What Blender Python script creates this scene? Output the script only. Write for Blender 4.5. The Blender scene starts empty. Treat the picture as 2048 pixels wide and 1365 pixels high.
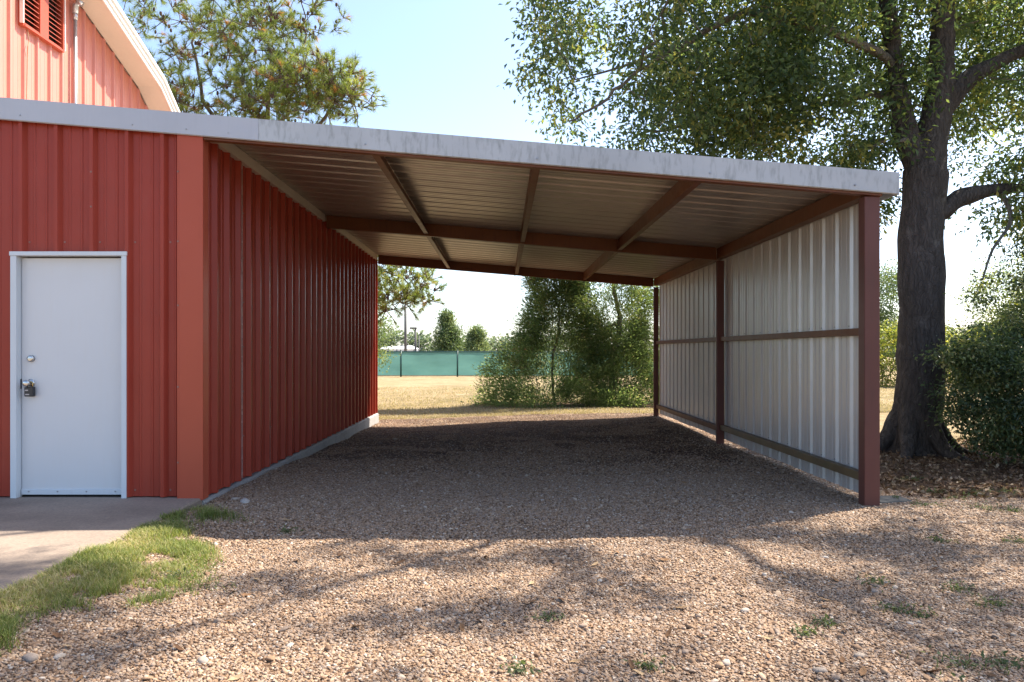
import bpy, bmesh, math, random
import numpy as np
from mathutils import Vector, Matrix
random.seed(7)
rng = np.random.default_rng(11)
R = math.radians

# ------------------------------------------------------------------ camera
W_PX, H_PX, F_PX = 2048.0, 1365.0, 1513.0
VPX, VPY = 1004.0, 702.0
EYE = 1.36
scn = bpy.context.scene
col = scn.collection
cam_d = bpy.data.cameras.new('camera')
cam_d.sensor_width = 36.0
cam_d.sensor_fit = 'HORIZONTAL'
cam_d.lens = 36.0 * F_PX / W_PX
cam_d.shift_x = (W_PX / 2 - VPX) / W_PX
cam_d.shift_y = (VPY - H_PX / 2) / W_PX
cam_d.clip_start = 0.05
cam_d.clip_end = 5000
cam = bpy.data.objects.new('camera', cam_d)
cam.location = (0, 0, EYE)
cam.rotation_euler = (R(90), 0, 0)
col.objects.link(cam)
scn.camera = cam

# ------------------------------------------------------------------ sky, sun, exposure
SX, SY = 0.66, 0.36                      # metres towards the sun in x and y for each metre of height
sun_vec = Vector((SX, SY, 1)).normalized()
elev = math.asin(sun_vec.z)
azim = math.atan2(SX, SY)                # clockwise from +Y
world = bpy.data.worlds.new('World')
scn.world = world
world.use_nodes = True
wn = world.node_tree.nodes
wl = world.node_tree.links
bgn = wn['Background']
skyn = wn.new('ShaderNodeTexSky')
skyn.sky_type = 'NISHITA'
skyn.sun_disc = False
skyn.sun_elevation = elev
skyn.sun_rotation = azim
skyn.altitude = 50
skyn.air_density = 0.8
skyn.dust_density = 1.6
skyn.ozone_density = 1.0
wl.new(skyn.outputs['Color'], bgn.inputs['Color'])
bgn.inputs['Strength'].default_value = 0.15
sun_d = bpy.data.lights.new('sun', 'SUN')
sun_d.energy = 5.0
sun_d.angle = R(0.53)
sun_d.color = (1.0, 0.92, 0.80)
sun = bpy.data.objects.new('sun', sun_d)
sun.rotation_euler = (-sun_vec).to_track_quat('-Z', 'Y').to_euler()
sun.location = (20, 12, 30)
col.objects.link(sun)
vs = scn.view_settings
vs.view_transform = 'Standard'
vs.look = 'None'
vs.exposure = 1.42
vs.gamma = 1.0
scn.render.engine = 'CYCLES'
scn.cycles.max_bounces = 8
scn.cycles.diffuse_bounces = 5
scn.cycles.transparent_max_bounces = 8
scn.cycles.use_denoising = True
scn.cycles.sample_clamp_indirect = 8.0


# ------------------------------------------------------------------ helpers
def px(x, y, Y):
    """photo pixel at depth Y -> world point"""
    return ((x - VPX) * Y / F_PX, Y, EYE + (VPY - y) * Y / F_PX)


def tag(o, label=None, cat=None, group=None, kind=None):
    if label: o['label'] = label
    if cat: o['category'] = cat
    if group: o['group'] = group
    if kind: o['kind'] = kind
    return o


def empty(name, loc=(0, 0, 0)):
    o = bpy.data.objects.new(name, None)
    o.location = loc
    o.empty_display_size = 0.2
    col.objects.link(o)
    return o


def obj(name, mesh, mat=None, parent=None, loc=None):
    """link a mesh given in world coordinates; parents are never rotated, so only their offset is taken off"""
    o = bpy.data.objects.new(name, mesh)
    if mat is not None and len(mesh.materials) == 0:
        mesh.materials.append(mat)
    col.objects.link(o)
    if parent is not None:
        o.parent = parent
        p, off = parent, Vector((0, 0, 0))
        while p is not None:
            off += p.location
            p = p.parent
        o.location = (Vector(loc) if loc is not None else Vector((0, 0, 0))) - off
    elif loc is not None:
        o.location = loc
    return o


class MB:
    def __init__(self):
        self.v, self.f, self.mi = [], [], []

    def add(self, vs_, fs_, m=0):
        b = len(self.v)
        self.v.extend(vs_)
        self.f.extend([tuple(i + b for i in f) for f in fs_])
        self.mi.extend([m] * len(fs_))
        return self

    def box(self, x0, x1, y0, y1, z0, z1, m=0):
        vs_ = [(x, y, z) for z in (z0, z1) for y in (y0, y1) for x in (x0, x1)]
        return self.add(vs_, [(0, 2, 3, 1), (4, 5, 7, 6), (0, 1, 5, 4), (1, 3, 7, 5), (3, 2, 6, 7), (2, 0, 4, 6)], m)

    def hexa(self, bottom, top, m=0):
        """8 corner solid: bottom and top quads in the same winding"""
        vs_ = list(bottom) + list(top)
        return self.add(vs_, [(3, 2, 1, 0), (4, 5, 6, 7), (0, 1, 5, 4), (1, 2, 6, 5), (2, 3, 7, 6), (3, 0, 4, 7)], m)

    def tube(self, pts, rad, n=8, cap=True, m=0):
        pts = [Vector(p) for p in pts]
        k = len(pts)
        if isinstance(rad, (int, float)):
            rad = [rad] * k
        t0 = (pts[1] - pts[0]).normalized()
        up = Vector((0, 0, 1)) if abs(t0.z) < 0.9 else Vector((1, 0, 0))
        u = t0.cross(up).normalized()
        vs_ = []
        for i, p in enumerate(pts):
            t = (pts[min(i + 1, k - 1)] - pts[max(i - 1, 0)])
            t = t.normalized() if t.length > 1e-9 else t0
            u = (u - t * u.dot(t))
            u = u.normalized() if u.length > 1e-6 else t.orthogonal().normalized()
            w = t.cross(u)
            for j in range(n):
                a = 2 * math.pi * j / n
                q = p + (u * math.cos(a) + w * math.sin(a)) * rad[i]
                vs_.append((q.x, q.y, q.z))
        fs_ = []
        for i in range(k - 1):
            for j in range(n):
                j2 = (j + 1) % n
                fs_.append((i * n + j, i * n + j2, (i + 1) * n + j2, (i + 1) * n + j))
        if cap:
            fs_.append(tuple(range(n - 1, -1, -1)))
            fs_.append(tuple((k - 1) * n + j for j in range(n)))
        return self.add(vs_, fs_, m)

    def ellipsoid(self, c, r, seg=8, rings=5, m=0, jitter=0.0):
        vs_ = [(c[0], c[1], c[2] - r[2])]
        for i in range(1, rings):
            ph = math.pi * i / rings
            for j in range(seg):
                th = 2 * math.pi * j / seg
                s = 1 + random.uniform(-jitter, jitter)
                vs_.append((c[0] + r[0] * math.sin(ph) * math.cos(th) * s, c[1] + r[1] * math.sin(ph) * math.sin(th) * s,
                            c[2] - r[2] * math.cos(ph) * s))
        vs_.append((c[0], c[1], c[2] + r[2]))
        fs_ = [(0, 1 + (j + 1) % seg, 1 + j) for j in range(seg)]
        for i in range(rings - 2):
            for j in range(seg):
                a, b = 1 + i * seg + j, 1 + i * seg + (j + 1) % seg
                fs_.append((a, b, b + seg, a + seg))
        top = len(vs_) - 1
        base = 1 + (rings - 2) * seg
        fs_ += [(base + j, base + (j + 1) % seg, top) for j in range(seg)]
        return self.add(vs_, fs_, m)

    def mesh(self, name, mats=(), smooth=False):
        me = bpy.data.meshes.new(name)
        me.from_pydata(self.v, [], self.f)
        for mt in mats:
            me.materials.append(mt)
        if len(mats) > 1:
            me.polygons.foreach_set('material_index', self.mi)
        if smooth:
            me.polygons.foreach_set('use_smooth', [True] * len(me.polygons))
        me.update()
        return me

    def build(self, name, mat, parent=None, smooth=False, bevel=0.0):
        mats = mat if isinstance(mat, (list, tuple)) else (mat,)
        o = obj(name, self.mesh(name, mats, smooth), None, parent)
        if bevel:
            b = o.modifiers.new('bevel', 'BEVEL')
            b.width = bevel
            b.segments = 2
            b.limit_method = 'ANGLE'
        return o


def np_mesh(name, verts, faces, attrs=None, mats=(), smooth=False):
    """verts (n,3); faces (m,k) with one k"""
    me = bpy.data.meshes.new(name)
    n, (m, k) = len(verts), faces.shape
    me.vertices.add(n)
    me.vertices.foreach_set('co', verts.astype(np.float32).ravel())
    me.loops.add(m * k)
    me.loops.foreach_set('vertex_index', faces.astype(np.int32).ravel())
    me.polygons.add(m)
    me.polygons.foreach_set('loop_start', np.arange(0, m * k, k, dtype=np.int32))
    me.polygons.foreach_set('loop_total', np.full(m, k, dtype=np.int32))
    if smooth:
        me.polygons.foreach_set('use_smooth', np.ones(m, dtype=bool))
    for an, av in (attrs or {}).items():
        a = me.attributes.new(an, 'FLOAT', 'POINT')
        a.data.foreach_set('value', av.astype(np.float32))
    for mt in mats:
        me.materials.append(mt)
    me.update(calc_edges=True)
    return me


def unit(a):
    return a / np.maximum(np.linalg.norm(a, axis=-1, keepdims=True), 1e-9)


# smooth value noise in numpy, for shapes
_perm = rng.random((64, 64))


def vnoise(x, y):
    x = np.asarray(x, float); y = np.asarray(y, float)
    xi, yi = np.floor(x).astype(int), np.floor(y).astype(int)
    fx, fy = x - xi, y - yi
    fx, fy = fx * fx * (3 - 2 * fx), fy * fy * (3 - 2 * fy)
    g = lambda a, b: _perm[a % 64, b % 64]
    return (g(xi, yi) * (1 - fx) + g(xi + 1, yi) * fx) * (1 - fy) + (g(xi, yi + 1) * (1 - fx) + g(xi + 1, yi + 1) * fx) * fy - 0.5


def sstep(a, b, x):
    t = np.clip((np.asarray(x, float) - a) / (b - a), 0, 1)
    return t * t * (3 - 2 * t)


def ground_z(x, y):
    x = np.asarray(x, float); y = np.asarray(y, float)
    z = -0.13 * sstep(7.5, 15.0, y) * sstep(1.5, -2.5, x)
    z = z * (1 - sstep(16, 24, y)) - 0.12 * sstep(15.5, 22, y) * 1.0 - 0.16 * sstep(20, 48, y)
    z = z + 0.02 * sstep(-1.6, -2.6, x) * sstep(9, 6, y) + 0.05 * sstep(-1.85, -2.5, x) * sstep(6.5, 5.6, y)
    z = z + 0.05 * sstep(5.5, 9, x) * sstep(22, 15, y)
    return z


# ------------------------------------------------------------------ materials
def new_mat(name):
    m = bpy.data.materials.new(name)
    m.use_nodes = True
    nt = m.node_tree
    return m, nt.nodes, nt.links, nt.nodes['Principled BSDF']


def ramp(n, stops):
    r = n.new('ShaderNodeValToRGB')
    e = r.color_ramp.elements
    while len(e) < len(stops):
        e.new(0.5)
    for el, (p, c) in zip(e, stops):
        el.position = p
        el.color = (*c, 1) if len(c) == 3 else c
    return r


def noise(n, l, vec, scale, detail=4, rough=0.55, stretch=None):
    t = n.new('ShaderNodeTexNoise')
    t.inputs['Scale'].default_value = scale
    t.inputs['Detail'].default_value = detail
    t.inputs['Roughness'].default_value = rough
    if stretch:
        mp = n.new('ShaderNodeMapping')
        mp.inputs['Scale'].default_value = stretch
        l.new(vec, mp.inputs['Vector'])
        vec = mp.outputs['Vector']
    l.new(vec, t.inputs['Vector'])
    return t


def mixc(n, l, fac, a, b, mode='MIX'):
    m = n.new('ShaderNodeMix')
    m.data_type = 'RGBA'
    m.blend_type = mode
    for sock, v in ((m.inputs[0], fac), (m.inputs[6], a), (m.inputs[7], b)):
        if hasattr(v, 'is_linked'):
            l.new(v, sock)
        elif isinstance(v, (int, float)):
            sock.default_value = v
        else:
            sock.default_value = (*v, 1)
    return m.outputs[2]


def bump(n, l, bs, height, strength, dist):
    b = n.new('ShaderNodeBump')
    b.inputs['Strength'].default_value = strength
    b.inputs['Distance'].default_value = dist
    l.new(height, b.inputs['Height'])
    l.new(b.outputs['Normal'], bs.inputs['Normal'])
    return b


def painted(name, base, rough=0.4, metallic=0.0, var=0.12, dirt=None, dirt_amt=0.0, streak=(6, 6, 0.7), wav=0.0, spec=0.5):
    """painted or bare sheet metal: uneven fading, dust in vertical streaks, faint oil canning"""
    m, n, l, b = new_mat(name)
    geo = n.new('ShaderNodeNewGeometry')
    pos = geo.outputs['Position']
    t = noise(n, l, pos, 1.6, 5)
    dark = tuple(c * (1 - var) for c in base)
    lite = tuple(min(1, c * (1 + var)) for c in base)
    rp = ramp(n, [(0.3, dark), (0.7, lite)])
    l.new(t.outputs['Fac'], rp.inputs['Fac'])
    c = rp.outputs['Color']
    if dirt is not None:
        s = noise(n, l, pos, 5.0, 6, 0.6, streak)
        rs = ramp(n, [(0.5, (0, 0, 0)), (0.78, (dirt_amt,) * 3)])
        l.new(s.outputs['Fac'], rs.inputs['Fac'])
        c = mixc(n, l, rs.outputs['Color'], c, dirt)
    l.new(c, b.inputs['Base Color'])
    b.inputs['Metallic'].default_value = metallic
    b.inputs['Specular IOR Level'].default_value = spec
    rr = n.new('ShaderNodeMapRange')
    rr.inputs['To Min'].default_value = max(0.02, rough - 0.08)
    rr.inputs['To Max'].default_value = rough + 0.12
    l.new(noise(n, l, pos, 9, 4).outputs['Fac'], rr.inputs['Value'])
    l.new(rr.outputs['Result'], b.inputs['Roughness'])
    if wav:
        bump(n, l, b, noise(n, l, pos, 2.2, 2, 0.4).outputs['Fac'], wav, 0.03)
    return m


def leaf_mat(name, stops, trans=0.4, rough=0.45, trans_tint=(1.0, 1.0, 0.6)):
    m, n, l, b = new_mat(name)
    at = n.new('ShaderNodeAttribute')
    at.attribute_name = 'tint'
    rp = ramp(n, stops)
    l.new(at.outputs['Fac'], rp.inputs['Fac'])
    l.new(rp.outputs['Color'], b.inputs['Base Color'])
    b.inputs['Roughness'].default_value = rough
    b.inputs['Specular IOR Level'].default_value = 0.4
    tr = n.new('ShaderNodeBsdfTranslucent')
    l.new(mixc(n, l, 1.0, rp.outputs['Color'], tuple(1.7 * c for c in trans_tint), 'MULTIPLY'), tr.inputs['Color'])
    mx = n.new('ShaderNodeMixShader')
    mx.inputs['Fac'].default_value = trans
    l.new(b.outputs[0], mx.inputs[1])
    l.new(tr.outputs[0], mx.inputs[2])
    l.new(mx.outputs[0], n['Material Output'].inputs['Surface'])
    return m


def bark_mat(name, dark, lite, scale=9.0, stretch=(1, 1, 0.22), patch=None):
    m, n, l, b = new_mat(name)
    pos = n.new('ShaderNodeNewGeometry').outputs['Position']
    t = noise(n, l, pos, scale * 2.2, 8, 0.65, stretch)
    v = n.new('ShaderNodeTexVoronoi')
    v.feature = 'DISTANCE_TO_EDGE'
    v.inputs['Scale'].default_value = scale * 2.4
    mp = n.new('ShaderNodeMapping')
    mp.inputs['Scale'].default_value = stretch
    wob = n.new('ShaderNodeVectorMath')
    wob.operation = 'ADD'
    tw = noise(n, l, pos, 6, 3)
    sc = n.new('ShaderNodeVectorMath')
    sc.operation = 'SCALE'
    sc.inputs['Scale'].default_value = 0.15
    l.new(tw.outputs['Color'], sc.inputs[0])
    l.new(pos, wob.inputs[0])
    l.new(sc.outputs[0], wob.inputs[1])
    l.new(wob.outputs[0], mp.inputs['Vector'])
    l.new(mp.outputs[0], v.inputs['Vector'])
    rp = ramp(n, [(0.25, dark), (0.75, lite)])
    l.new(t.outputs['Fac'], rp.inputs['Fac'])
    c = rp.outputs['Color']
    if patch:
        p = noise(n, l, pos, 3.5, 6, 0.7)
        rr = ramp(n, [(0.56, (0, 0, 0)), (0.68, (0.7, 0.7, 0.7))])
        l.new(p.outputs['Fac'], rr.inputs['Fac'])
        c = mixc(n, l, rr.outputs['Color'], c, patch)
    l.new(c, b.inputs['Base Color'])
    b.inputs['Roughness'].default_value = 0.95
    b.inputs['Specular IOR Level'].default_value = 0.15
    ad = n.new('ShaderNodeMath')
    ad.operation = 'ADD'
    mn = n.new('ShaderNodeMath')
    mn.operation = 'MINIMUM'
    mn.inputs[1].default_value = 0.18
    l.new(v.outputs['Distance'], mn.inputs[0])
    ml = n.new('ShaderNodeMath')
    ml.operation = 'MULTIPLY'
    ml.inputs[1].default_value = 4.0
    l.new(mn.outputs[0], ml.inputs[0])
    l.new(ml.outputs[0], ad.inputs[0])
    l.new(t.outputs['Fac'], ad.inputs[1])
    bump(n, l, b, ad.outputs[0], 0.9, 0.02)
    return m


M = {}
M['red'] = painted('barn_red_paint', (0.32, 0.050, 0.030), 0.30, var=0.06, dirt=(0.30, 0.085, 0.06), dirt_amt=0.2, wav=0.05, spec=0.18)
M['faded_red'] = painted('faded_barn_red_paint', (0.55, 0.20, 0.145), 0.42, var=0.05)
M['red_trim'] = painted('red_trim_paint', (0.42, 0.085, 0.046), 0.30, var=0.04, wav=0.08, spec=0.2)
M['fascia_clean'] = painted('fascia_clean_paint', (0.43, 0.44, 0.475), 0.45, var=0.04, dirt=(0.33, 0.33, 0.35), dirt_amt=0.2)
M['fascia_old'] = painted('fascia_weathered_paint', (0.44, 0.455, 0.465), 0.55, var=0.07, dirt=(0.20, 0.21, 0.20), dirt_amt=0.8, streak=(5.0, 1.0, 1.3))
M['cream'] = painted('cream_trim_paint', (0.62, 0.54, 0.44), 0.45, var=0.05, dirt=(0.45, 0.38, 0.3), dirt_amt=0.25)
M['white_trim'] = painted('white_trim_paint', (0.78, 0.76, 0.72), 0.4, var=0.03)
M['galv'] = painted('galvalume_roof_sheet', (0.44, 0.385, 0.335), 0.33, metallic=0.6, var=0.08, dirt=(0.28, 0.23, 0.19), dirt_amt=0.35, streak=(0.6, 6, 6), wav=0.06)
M['white_sheet'] = painted('white_wall_sheet', (0.58, 0.56, 0.535), 0.32, metallic=0.25, var=0.05, dirt=(0.48, 0.42, 0.36), dirt_amt=0.35, wav=0.10)
M['brown'] = painted('brown_primer_steel', (0.145, 0.049, 0.019), 0.42, spec=0.25, var=0.15, dirt=(0.06, 0.028, 0.02), dirt_amt=0.5)
M['brown_post'] = painted('brown_post_paint', (0.128, 0.049, 0.038), 0.4, spec=0.25, var=0.10, dirt=(0.09, 0.045, 0.035), dirt_amt=0.4)
M['mossy'] = painted('mossy_brown_steel', (0.15, 0.095, 0.042), 0.5, var=0.3, dirt=(0.09, 0.09, 0.035), dirt_amt=0.8, streak=(3, 0.8, 3))
M['door'] = painted('door_white_paint', (0.61, 0.61, 0.61), 0.4, var=0.02, dirt=(0.60, 0.57, 0.53), dirt_amt=0.25, wav=0.05)
M['door_frame'] = painted('door_frame_paint', (0.58, 0.61, 0.63), 0.42, var=0.04, dirt=(0.5, 0.5, 0.5), dirt_amt=0.3)
M['chrome'] = painted('satin_nickel', (0.55, 0.54, 0.52), 0.22, metallic=1.0, var=0.05)
M['brass'] = painted('worn_brass', (0.50, 0.34, 0.13), 0.3, metallic=1.0, var=0.1)
M['rust'] = painted('rusty_hinge', (0.36, 0.22, 0.13), 0.6, metallic=0.3, var=0.4)
M['black'] = painted('black_plastic', (0.015, 0.015, 0.018), 0.4, var=0.1)
M['print'] = painted('grey_print', (0.42, 0.38, 0.36), 0.5, var=0.1)
M['dark'] = painted('dark_gap', (0.02, 0.018, 0.015), 0.9, var=0.1)
M['screw'] = painted('screw_head', (0.30, 0.16, 0.13), 0.45, metallic=0.3, var=0.2)
M['screw_pale'] = painted('zinc_screw_head', (0.34, 0.34, 0.35), 0.4, metallic=0.6, var=0.2)
M['conduit'] = painted('galvanised_conduit', (0.55, 0.56, 0.58), 0.35, metallic=0.8, var=0.08)
M['fence_post'] = painted('dark_green_post', (0.012, 0.055, 0.045), 0.5, var=0.1)
M['pole'] = painted('grey_pole', (0.10, 0.095, 0.09), 0.7, var=0.1)
M['far_white'] = painted('far_white_metal', (0.62, 0.63, 0.65), 0.5, var=0.05)
M['far_red'] = painted('far_red_roof', (0.50, 0.06, 0.035), 0.5, var=0.08)


def concrete(name, base, bscale=60):
    m, n, l, b = new_mat(name)
    pos = n.new('ShaderNodeNewGeometry').outputs['Position']
    t = noise(n, l, pos, 1.3, 7, 0.6)
    f = noise(n, l, pos, bscale, 4, 0.7)
    rp = ramp(n, [(0.28, tuple(c * 0.68 for c in base)), (0.5, base), (0.75, tuple(c * 1.18 for c in base))])
    l.new(t.outputs['Fac'], rp.inputs['Fac'])
    rf = ramp(n, [(0.3, (0.7, 0.7, 0.7)), (0.7, (1.15, 1.12, 1.08))])
    l.new(f.outputs['Fac'], rf.inputs['Fac'])
    l.new(mixc(n, l, 1.0, rp.outputs['Color'], rf.outputs['Color'], 'MULTIPLY'), b.inputs['Base Color'])
    b.inputs['Roughness'].default_value = 0.9
    bump(n, l, b, f.outputs['Fac'], 0.35, 0.004)
    return m


M['concrete'] = concrete('broomed_concrete', (0.27, 0.215, 0.17))
M['footing'] = concrete('grey_footing_concrete', (0.33, 0.32, 0.31), 40)


def soil_material():
    """dry lawn with bare soil and leaf litter where the vertex mask says so"""
    m, n, l, b = new_mat('dry_lawn_and_soil')
    pos = n.new('ShaderNodeNewGeometry').outputs['Position']
    big = noise(n, l, pos, 0.35, 6, 0.6)
    mid = noise(n, l, pos, 3.0, 6, 0.7)
    fin = noise(n, l, pos, 38, 5, 0.75)
    straw = ramp(n, [(0.25, (0.16, 0.145, 0.075)), (0.45, (0.30, 0.235, 0.14)), (0.60, (0.35, 0.28, 0.18)), (0.74, (0.34, 0.19, 0.08))])
    l.new(big.outputs['Fac'], straw.inputs['Fac'])
    rm = ramp(n, [(0.3, (0.72, 0.7, 0.66)), (0.7, (1.15, 1.12, 1.1))])
    l.new(mid.outputs['Fac'], rm.inputs['Fac'])
    c1 = mixc(n, l, 1.0, straw.outputs['Color'], rm.outputs['Color'], 'MULTIPLY')
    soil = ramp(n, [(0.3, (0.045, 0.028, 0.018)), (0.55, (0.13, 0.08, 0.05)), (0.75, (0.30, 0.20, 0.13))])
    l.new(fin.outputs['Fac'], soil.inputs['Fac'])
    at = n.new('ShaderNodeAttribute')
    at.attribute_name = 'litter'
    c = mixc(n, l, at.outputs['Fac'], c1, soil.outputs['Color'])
    rf = ramp(n, [(0.32, (0.68, 0.66, 0.62)), (0.68, (1.2, 1.18, 1.12))])
    l.new(fin.outputs['Fac'], rf.inputs['Fac'])
    l.new(mixc(n, l, 1.0, c, rf.outputs['Color'], 'MULTIPLY'), b.inputs['Base Color'])
    b.inputs['Roughness'].default_value = 1.0
    b.inputs['Specular IOR Level'].default_value = 0.1
    bump(n, l, b, fin.outputs['Fac'], 0.8, 0.03)
    return m


M['soil'] = soil_material()


def gravel_bed_material():
    m, n, l, b = new_mat('gravel_bed')
    pos = n.new('ShaderNodeNewGeometry').outputs['Position']
    v = n.new('ShaderNodeTexVoronoi')
    v.inputs['Scale'].default_value = 52
    l.new(pos, v.inputs['Vector'])
    sep = n.new('ShaderNodeSeparateColor')
    l.new(v.outputs['Color'], sep.inputs['Color'])
    cols = ramp(n, [(0.0, (0.074, 0.048, 0.033)), (0.3, (0.215, 0.133, 0.081)), (0.6, (0.296, 0.196, 0.126)), (0.88, (0.348, 0.259, 0.185)), (1.0, (0.459, 0.414, 0.370))])
    l.new(sep.outputs['Red'], cols.inputs['Fac'])
    edge = ramp(n, [(0.15, (1, 1, 1)), (0.75, (0.35, 0.3, 0.27))])
    l.new(v.outputs['Distance'], edge.inputs['Fac'])
    stones = mixc(n, l, 1.0, cols.outputs['Color'], edge.outputs['Color'], 'MULTIPLY')
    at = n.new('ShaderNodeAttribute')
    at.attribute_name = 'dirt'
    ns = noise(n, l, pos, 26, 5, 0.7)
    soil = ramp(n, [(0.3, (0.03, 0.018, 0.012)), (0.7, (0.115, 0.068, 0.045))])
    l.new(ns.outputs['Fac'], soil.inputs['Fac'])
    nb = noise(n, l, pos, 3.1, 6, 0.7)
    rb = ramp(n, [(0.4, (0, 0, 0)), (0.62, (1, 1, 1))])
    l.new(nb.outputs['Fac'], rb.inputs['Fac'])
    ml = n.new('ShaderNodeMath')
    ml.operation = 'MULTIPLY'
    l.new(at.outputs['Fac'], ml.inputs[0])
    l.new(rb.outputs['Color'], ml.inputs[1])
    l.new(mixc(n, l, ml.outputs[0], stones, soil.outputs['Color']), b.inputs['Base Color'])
    b.inputs['Roughness'].default_value = 0.95
    b.inputs['Specular IOR Level'].default_value = 0.2
    inv = n.new('ShaderNodeMath')
    inv.operation = 'SUBTRACT'
    inv.inputs[0].default_value = 1.0
    l.new(v.outputs['Distance'], inv.inputs[1])
    bump(n, l, b, inv.outputs[0], 0.9, 0.012)
    return m


M['gravel_bed'] = gravel_bed_material()


def pebble_material(name, stops):
    m, n, l, b = new_mat(name)
    oi = n.new('ShaderNodeObjectInfo')
    rp = ramp(n, stops)
    l.new(oi.outputs['Random'], rp.inputs['Fac'])
    pos = n.new('ShaderNodeNewGeometry').outputs['Position']
    f = noise(n, l, pos, 120, 3, 0.6)
    rf = ramp(n, [(0.3, (0.75, 0.73, 0.7)), (0.7, (1.15, 1.15, 1.15))])
    l.new(f.outputs['Fac'], rf.inputs['Fac'])
    l.new(mixc(n, l, 1.0, rp.outputs['Color'], rf.outputs['Color'], 'MULTIPLY'), b.inputs['Base Color'])
    b.inputs['Roughness'].default_value = 0.8
    b.inputs['Specular IOR Level'].default_value = 0.25
    return m


M['pebble'] = pebble_material('river_pebble', [(0.0, (0.118, 0.070, 0.044)), (0.18, (0.237, 0.148, 0.089)), (0.42, (0.355, 0.233, 0.144)), (0.66, (0.333, 0.248, 0.185)),
                                               (0.82, (0.215, 0.163, 0.130)), (0.93, (0.429, 0.311, 0.207)), (1.0, (0.518, 0.451, 0.377))])
M['stone'] = pebble_material('pale_stone', [(0.0, (0.22, 0.18, 0.155)), (0.5, (0.33, 0.27, 0.215)), (1.0, (0.44, 0.40, 0.36))])
M['dead_leaf'] = pebble_material('dead_leaf', [(0.0, (0.10, 0.05, 0.025)), (0.5, (0.24, 0.13, 0.06)), (1.0, (0.42, 0.30, 0.17))])
M['oak_leaf'] = leaf_mat('oak_leaf', [(0.0, (0.05, 0.085, 0.045)), (0.45, (0.095, 0.14, 0.06)), (0.8, (0.165, 0.21, 0.07)), (1.0, (0.29, 0.27, 0.08))], 0.5)
M['needle'] = leaf_mat('pine_needle', [(0.0, (0.09, 0.13, 0.04)), (0.5, (0.19, 0.24, 0.055)), (0.86, (0.32, 0.34, 0.08)), (0.93, (0.34, 0.20, 0.07)), (1.0, (0.40, 0.17, 0.06))], 0.35)
M['cedar_leaf'] = leaf_mat('cedar_spray', [(0.0, (0.075, 0.11, 0.055)), (0.5, (0.15, 0.205, 0.08)), (0.85, (0.25, 0.29, 0.11)), (1.0, (0.32, 0.27, 0.17))], 0.55)
M['shrub_leaf'] = leaf_mat('shrub_leaf', [(0.0, (0.035, 0.06, 0.034)), (0.5, (0.09, 0.135, 0.06)), (0.9, (0.18, 0.22, 0.095)), (1.0, (0.28, 0.27, 0.13))], 0.38, 0.35)
M['bush_leaf'] = leaf_mat('sunny_bush_leaf', [(0.0, (0.07, 0.10, 0.03)), (0.5, (0.14, 0.18, 0.045)), (1.0, (0.30, 0.28, 0.06))], 0.45)
M['far_leaf'] = leaf_mat('far_tree_leaf', [(0.0, (0.07, 0.11, 0.05)), (0.6, (0.13, 0.18, 0.075)), (1.0, (0.24, 0.26, 0.10))], 0.35, 0.7)
M['hazy_leaf'] = leaf_mat('treeline_leaf', [(0.0, (0.10, 0.14, 0.10)), (1.0, (0.17, 0.21, 0.14))], 0.3, 0.8)  # distance haze is painted in: paler, greyer leaf colours
M['grass'] = leaf_mat('green_grass', [(0.0, (0.09, 0.125, 0.03)), (0.5, (0.18, 0.225, 0.05)), (0.8, (0.32, 0.32, 0.10)), (1.0, (0.48, 0.40, 0.22))], 0.35, 0.6)
M['weed'] = leaf_mat('weed_leaf', [(0.0, (0.06, 0.085, 0.035)), (0.5, (0.115, 0.145, 0.06)), (0.85, (0.21, 0.20, 0.10)), (1.0, (0.33, 0.26, 0.16))], 0.3, 0.7)
M['straw'] = leaf_mat('dry_grass', [(0.0, (0.17, 0.16, 0.08)), (0.4, (0.30, 0.24, 0.14)), (1.0, (0.40, 0.32, 0.21))], 0.3, 0.8)
M['oak_bark'] = bark_mat('oak_bark', (0.040, 0.034, 0.031), (0.115, 0.097, 0.088), 9, patch=(0.17, 0.15, 0.135))
M['oak_twig'] = bark_mat('oak_twig_bark', (0.10, 0.085, 0.07), (0.30, 0.26, 0.21), 12)
M['pine_bark'] = bark_mat('pine_bark', (0.10, 0.07, 0.05), (0.24, 0.19, 0.15), 10)
M['cedar_bark'] = bark_mat('cedar_bark', (0.09, 0.07, 0.055), (0.25, 0.20, 0.16), 14)
M['cone'] = painted('pine_cone', (0.075, 0.045, 0.028), 0.9, var=0.3)


def fence_fabric():
    m, n, l, b = new_mat('green_screen_fabric')
    pos = n.new('ShaderNodeNewGeometry').outputs['Position']
    t = noise(n, l, pos, 0.9, 5, 0.6, (0.5, 1, 1.6))
    rp = ramp(n, [(0.3, (0.07, 0.16, 0.135)), (0.7, (0.095, 0.205, 0.175))])
    l.new(t.outputs['Fac'], rp.inputs['Fac'])
    l.new(rp.outputs['Color'], b.inputs['Base Color'])
    b.inputs['Roughness'].default_value = 0.6
    tr = n.new('ShaderNodeBsdfTranslucent')
    l.new(mixc(n, l, 1.0, rp.outputs['Color'], (1.5, 1.5, 1.5), 'MULTIPLY'), tr.inputs['Color'])
    mx = n.new('ShaderNodeMixShader')
    mx.inputs['Fac'].default_value = 0.55
    l.new(b.outputs[0], mx.inputs[1])
    l.new(tr.outputs[0], mx.inputs[2])
    l.new(mx.outputs[0], n['Material Output'].inputs['Surface'])
    return m


M['fabric'] = fence_fabric()

# ------------------------------------------------------------------ ground
FY = 6.55            # front wall plane
BY = 15.65           # back of the carport
XL = -2.62           # red side wall plane
XR = 3.28            # white wall sheets
XG = -6.70           # barn gable plane


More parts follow.
